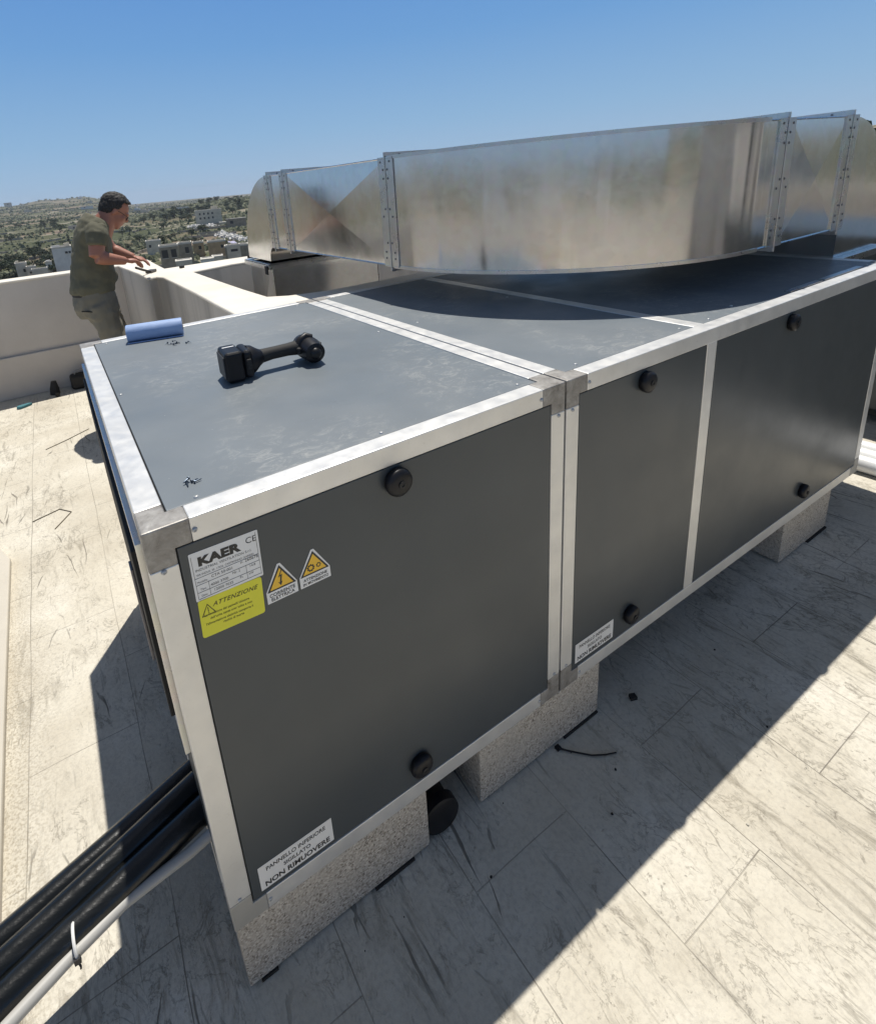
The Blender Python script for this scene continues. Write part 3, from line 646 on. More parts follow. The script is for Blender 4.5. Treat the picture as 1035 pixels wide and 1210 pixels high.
m=MB(); m.tube([(.004,.158,.085),(-.05,.156,.072),(-.10,.153,.070),(-.19,.143,.070),(-.30,.108,.070),(-.40,.070,.070),(-.8,-.075,.066),(-1.35,-.27,.06)],.0125,16); simple('conduit',m,plain('grey_pvc',(.42,.41,.38),.45,var=.06,vs=3),'thin pale grey plastic conduit running along the nearest black pipe','conduit',smooth=50)
tie=empty('cable_tie',(-.285,.124,.082)); tag(tie,'pale cable tie with black tail strapping the grey conduit to the black pipe','cable tie')
m=MB(); ctr=[(.0,.010),(.0,-.040)]; ring=[]
for k in range(25):
    a=2*PI*k/24; yy=.031*math.cos(a); zz=.028*math.sin(a); yy=yy*(1.0); ring.append((0,yy,zz))
m.tube(ring[:-1]+[ring[0]],.0032,6,False); m.build('strap',WHT,tie,smooth=50)
m=MB(); m.box(-.006,.006,-.037,-.029,-.012,.002); m.tube([(0,-.033,-.01),(.003,-.038,-.018),(.002,-.038,-.024)],.002,6); m.build('tail',BLKP,tie)

# black pipe collar showing between the concrete blocks
st=empty('pipe_stub',(.556,.004,FZ)); tag(st,'black round pipe collar lying on the floor between the first two concrete blocks','pipe')
m=MB(); m.lathe((0,.006,.058),(.06,1,0),[(0,.044),(.9,.044)],28); m.build('pipe_body',RUB,st,smooth=40)
m=MB(); m.lathe((0,0,.060),(.06,1,-.03),[(0,.048),(.004,.055),(.03,.056),(.034,.046)],32); m.build('end_collar',BLKP,st,smooth=40)

# white pipes on the floor beyond the units
WPM=plain('white_pvc_pipe',(.80,.80,.78),.3,var=.04)
for i,(x,lab) in enumerate(((3.47,'nearest of three white plastic pipes on the floor past the far end of the units'),(3.57,'middle one of three white plastic pipes on the floor past the units'),(3.67,'farthest of three white plastic pipes on the floor past the units'))):
    m=MB(); m.tube([(x+.10,-1.6,FZ+.046),(x+.01,.1,FZ+.046),(x-.08,1.45,FZ+.046)],.044,24); simple('white_pipe',m,WPM,lab,'pipe','white pipes on the floor',smooth=50)
m=MB(); m.box(4.15,5.2,-2.6,1.4,FZ+.10,.95); o=m.build('dark_cabinet',PFR,None,bevel=.01); tag(o,'dark equipment cabinet in the shade beyond the white pipes','cabinet')
m=MB()
for x in(4.2,5.05):
    for y in(-2.5,-.7,1.2): m.box(x,x+.1,y,y+.15,FZ,FZ+.099)
m.build('feet',RUB,o)

# ------------------------------------------------------------------ things on top of the square unit
RX=(.166,1.372); RE=(.366,1.325); d=Vector((RE[0]-RX[0],RE[1]-RX[1],0)); L=d.length
ro=empty('paper_roll',(RX[0],RX[1],.9987+.0335),math.atan2(d.y,d.x)); tag(ro,'small roll of pale blue sheet lying at the back edge of the square unit','roll')
m,nt,b=newmat('blue_sheet'); v=coords(nt); c=ramp(nt,noise(nt,coords(nt,(2,9,9)),4,6,.7),[(.35,(.22,.33,.56)),(.65,(.33,.44,.67))]); nt.links.new(c,b.inputs['Base Color']); b.inputs['Roughness'].default_value=.6; bump(nt,b,noise(nt,v,50,5),.25,.003); BLU=m
mb=MB(); prof=[(0,.026),(0,.0325),(.004,.0335),(L-.004,.0335),(L,.0325),(L,.026)]
mb.lathe((0,0,0),(1,0,0),prof,36); mb.build('roll_body',BLU,ro,smooth=40)
mb=MB(); mb.lathe((-.0015,0,0),(1,0,0),[(0,.010),(.0,.015),(L+.003,.015),(L+.003,.010)],20); mb.build('core',plain('card_core',(.20,.19,.19),.8),ro,smooth=40)
mb=MB(); mb.box(.0,L,-.036,-.030,-.0325,-.029); mb.build('loose_edge',BLU,ro)
# cordless tool
DR=empty('cordless_drill',(.362,.650,.9987),math.radians(-4)); tag(DR,'black cordless power tool lying on its side on the square unit','power tool')
def rbox(m,c,size,R=Matrix.Identity(3)): m.obox(c,size,R)
m=MB(); rbox(m,(-.004,-.005,.047),(.052,.104,.090)); m.build('battery',BLKP,DR,bevel=.010,seg=3)
m=MB(); rbox(m,(-.0315,-.005,.047),(.005,.084,.066)); m.build('battery_band',plain('dark_grey_plastic',(.035,.035,.037),.5),DR,bevel=.002)
m=MB(); rbox(m,(.036,-.004,.047),(.028,.098,.084)); m.build('foot',BLKP,DR,bevel=.012,seg=3)
m=MB(); m.tube([(.048,-.003,.047),(.060,-.003,.048),(.074,-.002,.048),(.086,0,.048)],[.044,.040,.028,.021],20); m.build('foot_neck',BLKP,DR,smooth=50)
m=MB(); rbox(m,(.036,-.056,.050),(.014,.010,.030)); m.build('latch',RUB,DR,bevel=.003)
m=MB(); m.tube([(.080,0,.048),(.12,.002,.050),(.17,.004,.050),(.205,.006,.049)],[.0215,.019,.0195,.023],18); m.build('grip',RUB,DR,smooth=60)
m=MB(); m.tube([(.232,.055,.040),(.233,.050,.041),(.235,.02,.042),(.236,-.02,.041),(.237,-.055,.038),(.237,-.060,.038)],[.028,.034,.037,.036,.031,.022],22); hd=m.build('motor_head',BLKP,DR,smooth=50)
m=MB(); m.lathe((.237,-.058,.038),(.0,-1,-.05),[(0,.019),(.006,.017),(.012,.010),(.013,.006)],18); m.build('chuck',plain('dark_metal',(.02,.02,.021),.4,.5),hd,smooth=40)
m=MB(); m.tube([(.200,.000,.050),(.213,.002,.070),(.232,.004,.080),(.250,.0,.073)],[.016,.014,.012,.01],12); m.build('collar',BLKP,DR,smooth=50)
m=MB(); rbox(m,(.262,-.012,.045),(.012,.045,.035)); m.build('rear_vent',plain('vent_plastic',(.05,.05,.052),.5),DR,bevel=.004)
m=MB(); rbox(m,(.198,-.020,.045),(.012,.016,.020)); m.build('trigger',RUB,DR,bevel=.004)
m=MB(); rbox(m,(-.004,.012,.0925),(.034,.007,.0012)); m.build('sticker',WHT,DR)
# loose screws
SCM=None; rs=random.Random(3)
m=MB(); m.lathe((0,0,0),(1,0,0),[(0,.0048),(.002,.005),(.0025,.0035),(.003,.0021),(.018,.0019),(.022,.0004)],8)
DSC=plain('blue_black_screw',(.07,.09,.12),.4,.7)
first=m.build('loose_screw',DSC,None,smooth=40); tag(first,'tiny dark loose screw in the heap beside the blue roll','screw','screws heaped beside the blue roll')
spots=[(.292,1.20,'a'),(.284,1.225,'a'),(.30,1.215,'a'),(.296,1.185,'a'),(.312,1.20,'a'),(.306,1.175,'a'),(.32,1.19,'a'),(.338,1.165,'a'),(.345,1.16,'a'),(.102,.121,'b'),(.110,.118,'b'),(.108,.127,'b'),(.114,.113,'b')]
for i,(x,y,gk) in enumerate(spots):
    o=first if i==0 else first.copy()
    if i: link(o)
    if gk=='b': o['label']='tiny dark loose screw in the cluster near the front left corner of the square unit'; o['group']='screws near the front left corner'
    o.scale=(.72,.72,.72); o.location=(x,y,.9987+.0035+(.004 if i%3==2 else 0)); o.rotation_euler=(0,rs.uniform(-.1,.25),rs.uniform(0,6.28))
# ------------------------------------------------------------------ debris on the floor
m=MB(); m.tube([(.990,-.012,FZ+.004),(1.005,-.032,FZ+.005),(1.028,-.058,FZ+.006),(1.054,-.084,FZ+.006),(1.088,-.104,FZ+.005),(1.122,-.117,FZ+.003)],[.0035,.0028,.0028,.0028,.0026,.002],6)
m.box(.982,.997,-.018,-.004,FZ+.0005,FZ+.009); simple('cable_tie',m,BLKP,'loose black cable tie on the shaded floor by the middle block','cable tie',smooth=40)
m=MB(); m.poly([(1.308,-.038),(1.330,-.046),(1.336,-.030),(1.318,-.022)],FZ+.0005,FZ+.012); simple('rubber_scrap',m,RUB,'small black scrap on the shaded floor below the long unit','scrap')
PEB=plain('pale_chips',(.5,.47,.4),.9); pr=random.Random(11)
for k in range(26):
    x=pr.uniform(.2,1.9); y=pr.uniform(-.45,-.03); r=pr.uniform(.0015,.0038)
    m=MB(); n=6; 
    m.add([(x+r*math.cos(a)*pr.uniform(.7,1.2),y+r*math.sin(a)*pr.uniform(.7,1.2),FZ+.0006+h) for h in(0,r*.8) for a in [2*PI*j/n for j in range(n)]],[tuple(range(n)),tuple(range(2*n-1,n-1,-1))]+[(i,(i+1)%n,n+(i+1)%n,n+i) for i in range(n)])
    simple('stone_chip',m,PEB if k%3 else RUB,'tiny chip of rubble scattered on the floor in front of the units','chip','chips scattered on the floor')
# black bags / cases against the far wall
m=MB(); m.box(-.11,.16,4.98,5.14,FZ,FZ+.14); bk=m.build('tool_case',RUB,None,bevel=.03,seg=3); tag(bk,'black tool case on the floor against the wall behind the man','tool case')
m=MB(); m.tube([(-.06,5.06,FZ+.14),(-.04,5.06,FZ+.175),(.09,5.06,FZ+.175),(.11,5.06,FZ+.14)],.008,8); m.build('handle',plain('grey_handle',(.3,.28,.25),.6),bk)
m=MB(); m.tube([(-.26,5.02,FZ+.0),(-.255,5.02,FZ+.06),(-.25,5.03,FZ+.13)],[.045,.04,.022],12); m.tube([(-.24,4.93,FZ+.02),(-.24,4.90,FZ+.02)],.022,10)
simple('tool_bag',m,RUB,'small dark rag bundle on the floor left of the tool case','bag',smooth=50)
m=MB(); gl=[(-.58,4.80),(-.55,4.78),(-.51,4.80),(-.45,4.84),(-.48,4.86),(-.53,4.85),(-.57,4.84)]; m.poly(gl,FZ+.0005,FZ+.025); simple('glove',m,plain('teal_fabric',(.05,.17,.20),.8),'teal glove dropped on the floor in front of the far wall','glove',bevel=.008)
for (pts_,lab) in (([(-.36,3.62),(-.22,3.70),(-.05,3.82)],'thin dark scrap of cord on the sunlit floor left of the units'),([(-.44,2.55),(-.30,2.60),(-.24,2.52),(-.33,2.38)],'thin looped wire scrap on the sunlit floor left of the units')):
    m=MB(); m.tube([(x,y,FZ+.003) for x,y in pts_],.0028,6); simple('wire_scrap',m,plain('brown_wire',(.13,.11,.08),.7),lab,'wire')
# ratchet tool and stuff on the wall top beside the man's hands
tl=empty('hand_tool',(.66,4.12,WT)); tag(tl,'dark handled hand tool the man rests on the whitewashed wall top','hand tool')
m=MB(); m.tube([(-.09,-.13,.085),(-.03,-.03,.05),(.03,.06,.02)],[.010,.010,.009],10); m.build('handle',RUB,tl)
m=MB(); m.obox((.055,.10,.014),(.09,.06,.024),Matrix.Rotation(.9,3,'Z')); m.build('tool_head',plain('tool_metal',(.12,.11,.10),.45,.6),tl,bevel=.004)
for (x,y,s_,lab) in ((.98,4.22,.022,'small dark lump of debris on the whitewashed wall top'),(1.62,4.2,.03,'dark bracket end lying on the far wall top beside the duct')):
    m=MB(); m.obox((x,y,WT+s_/2),(s_*1.8,s_*1.3,s_),Matrix.Rotation(.4,3,'Z')); simple('debris',m,RUB,lab,'debris',bevel=.004)
# ------------------------------------------------------------------ the man
def ellip(m,c,r,R=None,n=14,k=10):
    R=R or Matrix.Identity(3); c=Vector(c); vs=[]; 
    for i in range(k+1):
        t=PI*i/k
        for j in range(n): vs.append(c+R@Vector((r[0]*math.sin(t)*math.cos(2*PI*j/n),r[1]*math.sin(t)*math.sin(2*PI*j/n),r[2]*math.cos(t))))
    m.add(vs,[(i*n+j,i*n+(j+1)%n,(i+1)*n+(j+1)%n,(i+1)*n+j) for i in range(k) for j in range(n)])
def loft(m,rings,n=22,ex=2.3):              # rings: (centre, half depth x, half width y, tilt about y)
    vs=[]
    for c,rx,ry,t in rings:
        R=Matrix.Rotation(t,3,'Y')
        for j in range(n):
            a=2*PI*j/n; ca,sa=math.cos(a),math.sin(a)
            vs.append(Vector(c)+R@Vector((rx*abs(ca)**(2/ex)*(1 if ca>0 else -1),ry*abs(sa)**(2/ex)*(1 if sa>0 else -1),0)))
    K=len(rings); m.add(vs,[(i*n+j,i*n+(j+1)%n,(i+1)*n+(j+1)%n,(i+1)*n+j) for i in range(K-1) for j in range(n)]+[tuple(range(n-1,-1,-1)),tuple((K-1)*n+j for j in range(n))])
def fuse(name,m,mat,parent,vox,smooth=4,disp=None):
    o=m.build('tmp',mat)
    r=o.modifiers.new('r','REMESH'); r.mode='VOXEL'; r.voxel_size=vox; r.use_smooth_shade=True
    s=o.modifiers.new('s','SMOOTH'); s.factor=.5; s.iterations=smooth
    if disp:
        tx=bpy.data.textures.new('folds','CLOUDS'); tx.noise_scale=disp[1]; tx.noise_depth=2
        d=o.modifiers.new('d','DISPLACE'); d.texture=tx; d.strength=disp[0]; d.mid_level=.5; d.texture_coords='LOCAL'
    me=bpy.data.meshes.new_from_object(o.evaluated_get(bpy.context.evaluated_depsgraph_get())); bpy.data.objects.remove(o)
    me.name=name; me.polygons.foreach_set('use_smooth',[True]*len(me.polygons)); me.materials.clear(); me.materials.append(mat)
    return link(bpy.data.objects.new(name,me),parent)
MX,MY=.20,3.80
man=empty('person',(MX,MY,FZ)); tag(man,'man in olive t-shirt and grey-green trousers leaning forward, hands over the whitewashed wall','person')
SKIN=plain('tanned_skin',(.36,.155,.10),.5,var=.1,vs=14); SHIRT=plain('olive_cotton',(.125,.118,.078),.9,var=.15,vs=7); TROU=plain('grey_green_canvas',(.185,.172,.135),.9,var=.12,vs=7,bumps=.2)
HAIR=plain('dark_hair',(.026,.023,.021),.75,var=.8,vs=90); DARK=plain('dark_leather',(.02,.018,.016),.6)
def W(x,y,z): return (x-MX,y-MY,z-FZ)       # world to the man's frame
HR=Matrix.Rotation(math.radians(40),3,'Y')   # head pitched forward and down
hc=Vector(W(.482,3.80,1.462))
def hp(x,y,z): return hc+HR@Vector((x,y,z))
b=MB()
ellip(b,hp(-.012,0,.030),(.098,.077,.088),HR,20,14)           # skull
ellip(b,hp(.030,0,-.035),(.066,.060,.085),HR,18,12)           # face and jaw
ellip(b,hp(.062,0,-.095),(.030,.030,.024),HR)                 # chin
ellip(b,hp(.078,0,.024),(.022,.052,.014),HR)                  # brow
b.tube([hp(.086,0,.016),hp(.108,0,-.020),hp(.098,0,-.030)],[.008,.015,.011],8)   # nose
ellip(b,hp(.082,0,-.056),(.018,.026,.009),HR); ellip(b,hp(.079,0,-.070),(.018,.024,.009),HR)   # lips
for s in(-1,1):
    ellip(b,hp(.060,s*.040,-.022),(.026,.022,.022),HR)        # cheeks
    ellip(b,hp(-.006,s*.078,-.006),(.018,.011,.032),HR)       # ears
b.tube([hp(-.030,0,-.020),W(.415,3.80,1.415),W(.375,3.80,1.36),W(.33,3.80,1.30)],[.066,.072,.084,.10],16)
loft(b,[(W(.215,3.8,.86),.10,.14,.0),(W(.225,3.8,.98),.11,.14,0),(W(.275,3.8,1.2),.10,.15,.2),(W(.325,3.8,1.35),.08,.15,.4)])
for s,kx in((-1,0),(1,.02)):
    y=3.8+s*.10
    b.tube([W(.215,y,.86),W(.285+kx,y,.56),W(.325+kx,y+s*.01,.26),W(.29+kx,y+s*.01,.05),W(.255+kx,y+s*.01,-.10)],[.070,.066,.052,.050,.038],14)
    ellip(b,W(.31+kx,y+s*.015,-.155),(.11,.042,.035))
def arm(sh,el,wr,hd,fing,thumb):
    b.tube([sh,(Vector(sh)+Vector(el))/2,el],[.062,.057,.050],14)
    e,w=Vector(el),Vector(wr); b.tube([el,e.lerp(w,.25),e.lerp(w,.7),wr],[.049,.050,.038,.030],14)
    h=Vector(hd); d=(h-w).normalized(); side=Vector((0,1,0))-d*d.y; side.normalize(); nrm=d.cross(side)
    R=Matrix((d,side,nrm)).transposed(); ellip(b,w.lerp(h,.6),(.050,.040,.019),R)
    for k,(ln,off) in enumerate(((.070,-.030),(.078,-.010),(.074,.010),(.060,.029))):
        p0=h+side*off-d*.005; f=fing; p1=p0+(d*.75+Vector(f)*.5).normalized()*ln*.45; p2=p1+(d*.25+Vector(f)).normalized()*ln*.35; p3=p2+(Vector(f)-d*.25).normalized()*ln*.3
        b.tube([p0,p1,p2,p3],[.0105,.0098,.009,.0075],8)
    t0=w.lerp(h,.35)+side*thumb*.03; t1=t0+(d*.7+side*thumb*.6+Vector(fing)*.3).normalized()*.035; t2=t1+(d+Vector(fing)*.6).normalized()*.03
    b.tube([t0,t1,t2],[.014,.012,.009],8)
arm(W(.315,3.605,1.335),W(.268,3.555,1.155),W(.462,3.60,1.098),W(.530,3.625,1.088),(.35,.1,-1),1)
arm(W(.345,3.995,1.335),W(.415,4.03,1.165),W(.565,3.96,1.085),W(.628,3.93,1.062),(.45,-.1,-.9),-1)
fuse('body',b,SKIN,man,.0075,3)
# t-shirt
b=MB()
loft(b,[(W(.206,3.8,.880),.154,.188,.02),(W(.215,3.8,.935),.162,.193,.0),(W(.240,3.8,.99),.162,.182,.03),(W(.246,3.8,1.08),.148,.176,.10),(W(.268,3.8,1.20),.135,.184,.22),(W(.295,3.8,1.31),.125,.200,.38),(W(.322,3.8,1.380),.105,.178,.5),(W(.350,3.8,1.425),.085,.112,.6)])
ellip(b,W(.272,3.8,.985),(.132,.155,.105))
for s,el in((-1,W(.288,3.563,1.235)),(1,W(.375,4.02,1.235))):
    sh=Vector(W(.322,3.8+s*.165,1.352)); b.tube([sh,sh.lerp(Vector(el),.5)+Vector((0,s*.02,.008)),el],[.078,.075,.070],16)
fuse('t_shirt',b,SHIRT,man,.010,2,(.026,.085))
b=MB(); 
loft(b,[(W(.208,3.8,.905),.143,.178,.0),(W(.205,3.8,.85),.152,.186,0),(W(.210,3.8,.77),.158,.190,0),(W(.225,3.8,.70),.145,.185,0)])
for s,kx in((-1,0),(1,.03)):
    y=3.8+s*.098
    b.tube([W(.212,y,.80),W(.265+kx,y,.60),W(.305+kx,y,.42),W(.325+kx,y,.25),W(.298+kx,y,.05),W(.275+kx,y,-.13)],[.108,.100,.088,.080,.075,.074],18)
fuse('trousers',b,TROU,man,.011,2,(.036,.10))
b=MB(); b.obox(W(.135,3.625,.765),(.085,.012,.008),Matrix.Rotation(.25,3,'Y')); b.build('pocket',DARK,man,bevel=.002)
b=MB(); loft(b,[(W(.204,3.8,.870),.146,.180,0),(W(.204,3.8,.889),.146,.180,0)]); b.build('belt',DARK,man,smooth=50)
b=MB(); ellip(b,hp(-.016,0,.040),(.0995,.0785,.0865),HR,20,14); ellip(b,hp(.032,0,.078),(.040,.052,.034),HR); ellip(b,hp(-.050,0,.0),(.056,.072,.066),HR)
hr=fuse('hair',b,HAIR,man,.006,2,(.016,.011)); 
bm=bmesh.new(); bm.from_mesh(hr.data)
kill=[]
for v in bm.verts:
    q=HR.inverted()@(v.co-hc)
    if q.z< (-.055 if q.x<-.045 else -.055+1.35*(q.x+.045)) or (q.x>.018 and q.z<.078+.35*(q.x-.018)) : kill.append(v)
bmesh.ops.delete(bm,geom=kill,context='VERTS'); bm.to_mesh(hr.data); bm.free()
md=hr.modifiers.new('t','SOLIDIFY'); md.thickness=-.012
b=MB()
for s in(-1,1):
    b.tube([hp(.098,s*.014,.006),hp(.100,s*.026,.010),hp(.094,s*.044,.004),hp(.092,s*.048,-.010),hp(.097,s*.032,-.020),hp(.100,s*.016,-.012),hp(.098,s*.014,.006)],.0022,6)
    b.tube([hp(.090,s*.050,.006),hp(.04,s*.074,.008),hp(-.004,s*.082,.006)],.0022,6)
b.tube([hp(.102,-.012,.004),hp(.106,0,.008),hp(.102,.012,.004)],.0022,6); b.build('glasses',DARK,man)
for s in(-1,1):
    b=MB(); kx=.0 if s<0 else .03; y=3.8+s*.113; loft(b,[(W(.315+kx,y,-.205),.145,.052,0),(W(.31+kx,y,-.17),.140,.050,0),(W(.28+kx,y,-.12),.090,.048,0),(W(.265+kx,y,-.07),.055,.05,0)],16); b.build('shoe',DARK,man,smooth=60)

# ------------------------------------------------------------------ town edge, fields and trees beyond the roof
HC=[plain('far_render_white',(.62,.61,.58),.9,vs=.5),plain('far_limestone',(.52,.47,.38),.9,vs=.5,var=.2),plain('far_limestone_dark',(.27,.235,.18),.9,vs=.6,var=.25),plain('far_ochre',(.40,.29,.17),.9,vs=.5,var=.25)]
WIN=plain('far_window_dark',(.02,.022,.025),.3); ROOFM=plain('far_roof_pale',(.52,.49,.43),.9,vs=.4,var=.15)
def house(x,y,w,dp,zt,mi,label,kind='house',win=(),para=.5,extra=None,group=None,rot=None):
    az=math.atan2(x,y); zb=th(x,y)-1
    e=empty(kind,(x,y,zb),-az if rot is None else rot); tag(e,label,kind.replace('_',' '),group)
    h=zt-zb; m=MB(); m.box(-w/2,w/2,0,dp,0,h-.02); m.build('wall',HC[mi],e)
    m=MB(); t=.25
    m.box(-w/2-.05,w/2+.05,-.05,t,h-.02,h+para); m.box(-w/2-.05,w/2+.05,dp-t,dp+.05,h-.02,h+para); m.box(-w/2-.05,-w/2+t,t,dp-t,h-.02,h+para); m.box(w/2-t,w/2+.05,t,dp-t,h-.02,h+para)
    m.box(-w/2+t,w/2-t,t,dp-t,h-.02,h+.05); m.build('roof',ROOFM,e)
    for (wx,wz,ww,wh) in win:
        m=MB(); m.box(wx-ww/2,wx+ww/2,-.03,.02,h-wz-wh,h-wz); f=m.build('window',WIN,e)
        m=MB(); m.box(wx-ww/2-.1,wx+ww/2+.1,-.10,-.031,h-wz-wh-.12,h-wz-wh); m.build('sill',ROOFM,f)
    for (bx,by,bw,bd,bh,bm_) in (extra or ()):
        m=MB(); m.box(bx-bw/2,bx+bw/2,by,by+bd,h+.06,h+bh); m.build('roof_room',HC[bm_],e)
    return e
K=1.15
def zk(z): return 1.5+(z-1.5)*K
house(3.8*K,184*K,6.0,9,zk(-9.7),0,'tall pale rendered house just left of the man, with a small row of dark windows',win=[(1.2,1.2,.8,.7),(2.2,1.2,.7,.7)],extra=[(-1.6,3,2.6,.5,1.0,0),(1.8,4,1.8,1.5,1.3,1)])
house(-7.4*K,189*K,3.4,5,zk(-13.2),1,'small beige cubic house at the left, beyond the parapet',extra=[(-1.0,2,1.0,1,1.1,1)],win=[(.6,1.6,.7,1.1)])
house(-5.0*K,186*K,2.8,4,zk(-14.3),1,'low beige annexe joined to the small cubic house at the left',win=[(0,1.2,1.4,.7)])
house(-.4*K,199*K,2.1,3,zk(-14.6),0,'tiny white roof room beside the tall pale house',extra=[(0,.5,1.3,1.3,.9,0)])
house(-2.9*K,179*K,4.6,3,zk(-14.6),1,'long low pale wall topped building left of the tall pale house')
house(36.1*K,226*K,6.4,8,zk(-13.9),1,'pale stone house just right of the man\u2019s hands',win=[(-1.6,1.3,.9,1.2)])
house(26.9*K,146.7*K,5.4,6,zk(-10.3),2,'dark fronted flat house with two square window openings beyond the parapet corner',win=[(-1.3,.8,1.7,2.4),(1.2,.8,1.5,2.4)])
house(34.0*K,160.6*K,4.2,6,zk(-11.2),2,'dark stone house with one black opening, right of the dark fronted flat house',win=[(.4,1.0,1.2,2.0)])
house(45.5*K,193.9*K,4.2,6,zk(-14.1),3,'ochre coloured house right of the dark stone house',win=[(.5,1.1,1.1,1.4)])
house(49.0*K,183*K,6.8,6,zk(-13.6),3,'wide ochre wall building beyond the light well',win=[(1.8,1.2,.9,1.2)])
house(44.6*K,150*K,4.2,4,zk(-12.6),1,'low stone outbuilding left of the duct',win=[(.2,.9,2.2,.8)])
house(20.9*K,101.9*K,3.3,4,zk(-9.6),1,'flat pale roof low beyond the parapet, nearest to the man\u2019s hands',para=.2)
house(23.8*K,96.4*K,2.6,4,zk(-9.3),0,'flat white roof low beyond the parapet, middle of three',para=.2)
house(30.6*K,115.2*K,2.6,4,zk(-11.1),1,'flat cream roof low beyond the parapet, next to the duct',para=.2)
house(49.1*K,161.9*K,8,6,zk(-13.9),2,'grey roofed shed immediately left of the duct elbow')
def at(az,d): return d*math.sin(az),d*math.cos(az)
x,y=at(.255,430); e=house(x,y,19,14,th(x,y)+10.5,1,'large square block of unfinished flats on the slope left of the duct',kind='apartment_building',win=[(-6+3*c,1.4+3.1*r,1.2,1.5) for r in range(2) for c in range(4)],extra=[(5,5,5,4,2.6,1)])
x,y=at(.286,400); house(x,y,12,8,th(x,y)+2.6,1,'pale low barn on the slope right of the block of flats',kind='barn',para=.2)
x,y=at(.300,380); house(x,y,13,6,th(x,y)+5.5,2,'dark walled farm building on the slope, partly behind the duct',kind='barn',win=[(-3,1.2,2,2)],para=.2)
x,y=at(.215,690); house(x,y,14,8,th(x,y)+3.5,0,'small white farmhouse among trees on the slope',win=[(-3,1,1.5,1.3),(2,1,1.5,1.3)])
x,y=at(.07,1450); house(x,y,26,10,th(x,y)+6,0,'far white farmhouse in the fields above the man\u2019s shoulder',win=[(-5,1,3,2)])
x,y=at(.045,560); house(x,y,9,6,th(x,y)+3,1,'isolated stone hut in the fields left of the man',kind='hut',win=[(0,.8,1.2,1.3)])
x,y=at(-.035,2600); house(x,y,26,16,th(x,y)+17,1,'distant tower building on the left skyline',kind='tower',win=[(0,3,5,4)])
hr_=random.Random(21)
for k in range(18):
    az=hr_.uniform(-.07,.29); d=hr_.choice([hr_.uniform(2400,3000),hr_.uniform(900,2000)]); x,y=at(az,d)
    s=hr_.uniform(7,16); m=MB(); m.box(-s/2,s/2,0,s*.6,-1,s*.32); m.box(-s*.3,s*.1,s*.1,s*.5,s*.32,s*.5)
    o=m.build('farmhouse',HC[hr_.choice([0,1,1])],None); o.location=(x,y,th(x,y)); o.rotation_euler=(0,0,-az+hr_.uniform(-.5,.5)); tag(o,'pale speck of a farmhouse far off in the valley fields','farmhouse','farmhouses scattered across the valley')
# dry stone field walls
fw_=random.Random(8); DSW=plain('dry_stone',(.34,.30,.235),.95,vs=.6,var=.3)
for k in range(60):
    az=fw_.uniform(-.09,.32); d=170*(12**fw_.random()); x,y=at(az,d); L=d*fw_.uniform(.03,.10); a=-az+fw_.choice([fw_.uniform(-.22,.22)]*4+[fw_.uniform(.8,1.4)]); n=10
    m=MB(); pts=[]
    for i in range(n+1):
        t=(i/n-.5)*L; px=x+t*math.cos(a)+fw_.uniform(-.4,.4); py=y+t*math.sin(a)+fw_.uniform(-.4,.4); pts.append((px,py,th(px,py)))
    h=fw_.uniform(.8,1.3)+d*.0006; w_=.3; vs=[]
    for px,py,pz in pts:
        for dx,dz in((-w_,-.5),(w_,-.5),(w_*.8,h),(-w_*.8,h)): vs.append((px-x+dx*math.sin(-a),py-y+dx*math.cos(a),pz+dz-th(x,y)))
    m.add(vs,[(i*4+j,i*4+(j+1)%4,i*4+4+(j+1)%4,i*4+4+j) for i in range(n) for j in range(4)]+[(3,2,1,0),(n*4,n*4+1,n*4+2,n*4+3)])
    o=m.build('field_wall',DSW); o.location=(x,y,th(x,y)); tag(o,'dry stone wall between fields in the valley','wall','dry stone field walls in the valley')
# trees: one of each kind with trunk and crown, then copies
FOL=[mat_foliage('carob_leaves',(.026,.040,.018),(.060,.080,.034)),mat_foliage('olive_leaves',(.055,.065,.035),(.105,.115,.065))]
BARK=plain('bark',(.10,.075,.05),.9,vs=2)
def make_tree(name,label,mi,seed,h=5.,r=3.0,cyp=False,n=420,ls=1.):
    rg=random.Random(seed); e=empty(name,(0,0,0)); tag(e,label,'tree','trees scattered across the valley')
    m=MB(); m.tube([(0,0,-.5),(.1,.05,h*.3),(.05,.1,h*.6)],[.32,.24,.14],7)
    for k in range(4):
        a=k*1.6+rg.random(); m.tube([(.08,.05,h*.3),(r*.4*math.cos(a),r*.4*math.sin(a),h*.62)],[.15,.06],5)
    m.build('trunk',BARK,e)
    m=MB(); cl=[(rg.uniform(-.6,.6)*r,rg.uniform(-.6,.6)*r,h*rg.uniform(.42,.85),r*rg.uniform(.28,.5)) for _ in range(11)]
    if cyp: cl=[(0,0,h*t,r*(1-t*.75)) for t in (.15,.3,.45,.6,.75,.9)]
    for _ in range(n):
        cx,cy,cz,cr=rg.choice(cl); u=Vector((rg.gauss(0,1),rg.gauss(0,1),rg.gauss(0,1))).normalized()*cr*rg.uniform(.55,1.1); c=Vector((cx,cy,cz))+Vector((u.x,u.y,u.z*.75))
        a=Vector((rg.gauss(0,1),rg.gauss(0,1),rg.gauss(0,1))).normalized(); b_=a.orthogonal().normalized(); q=a.cross(b_); s=rg.uniform(.16,.40)*ls
        m.add([c+b_*s,c+q*s*.7,c-b_*s,c-q*s*.7],[(0,1,2,3)])
    m.build('crown',FOL[mi],e); return e
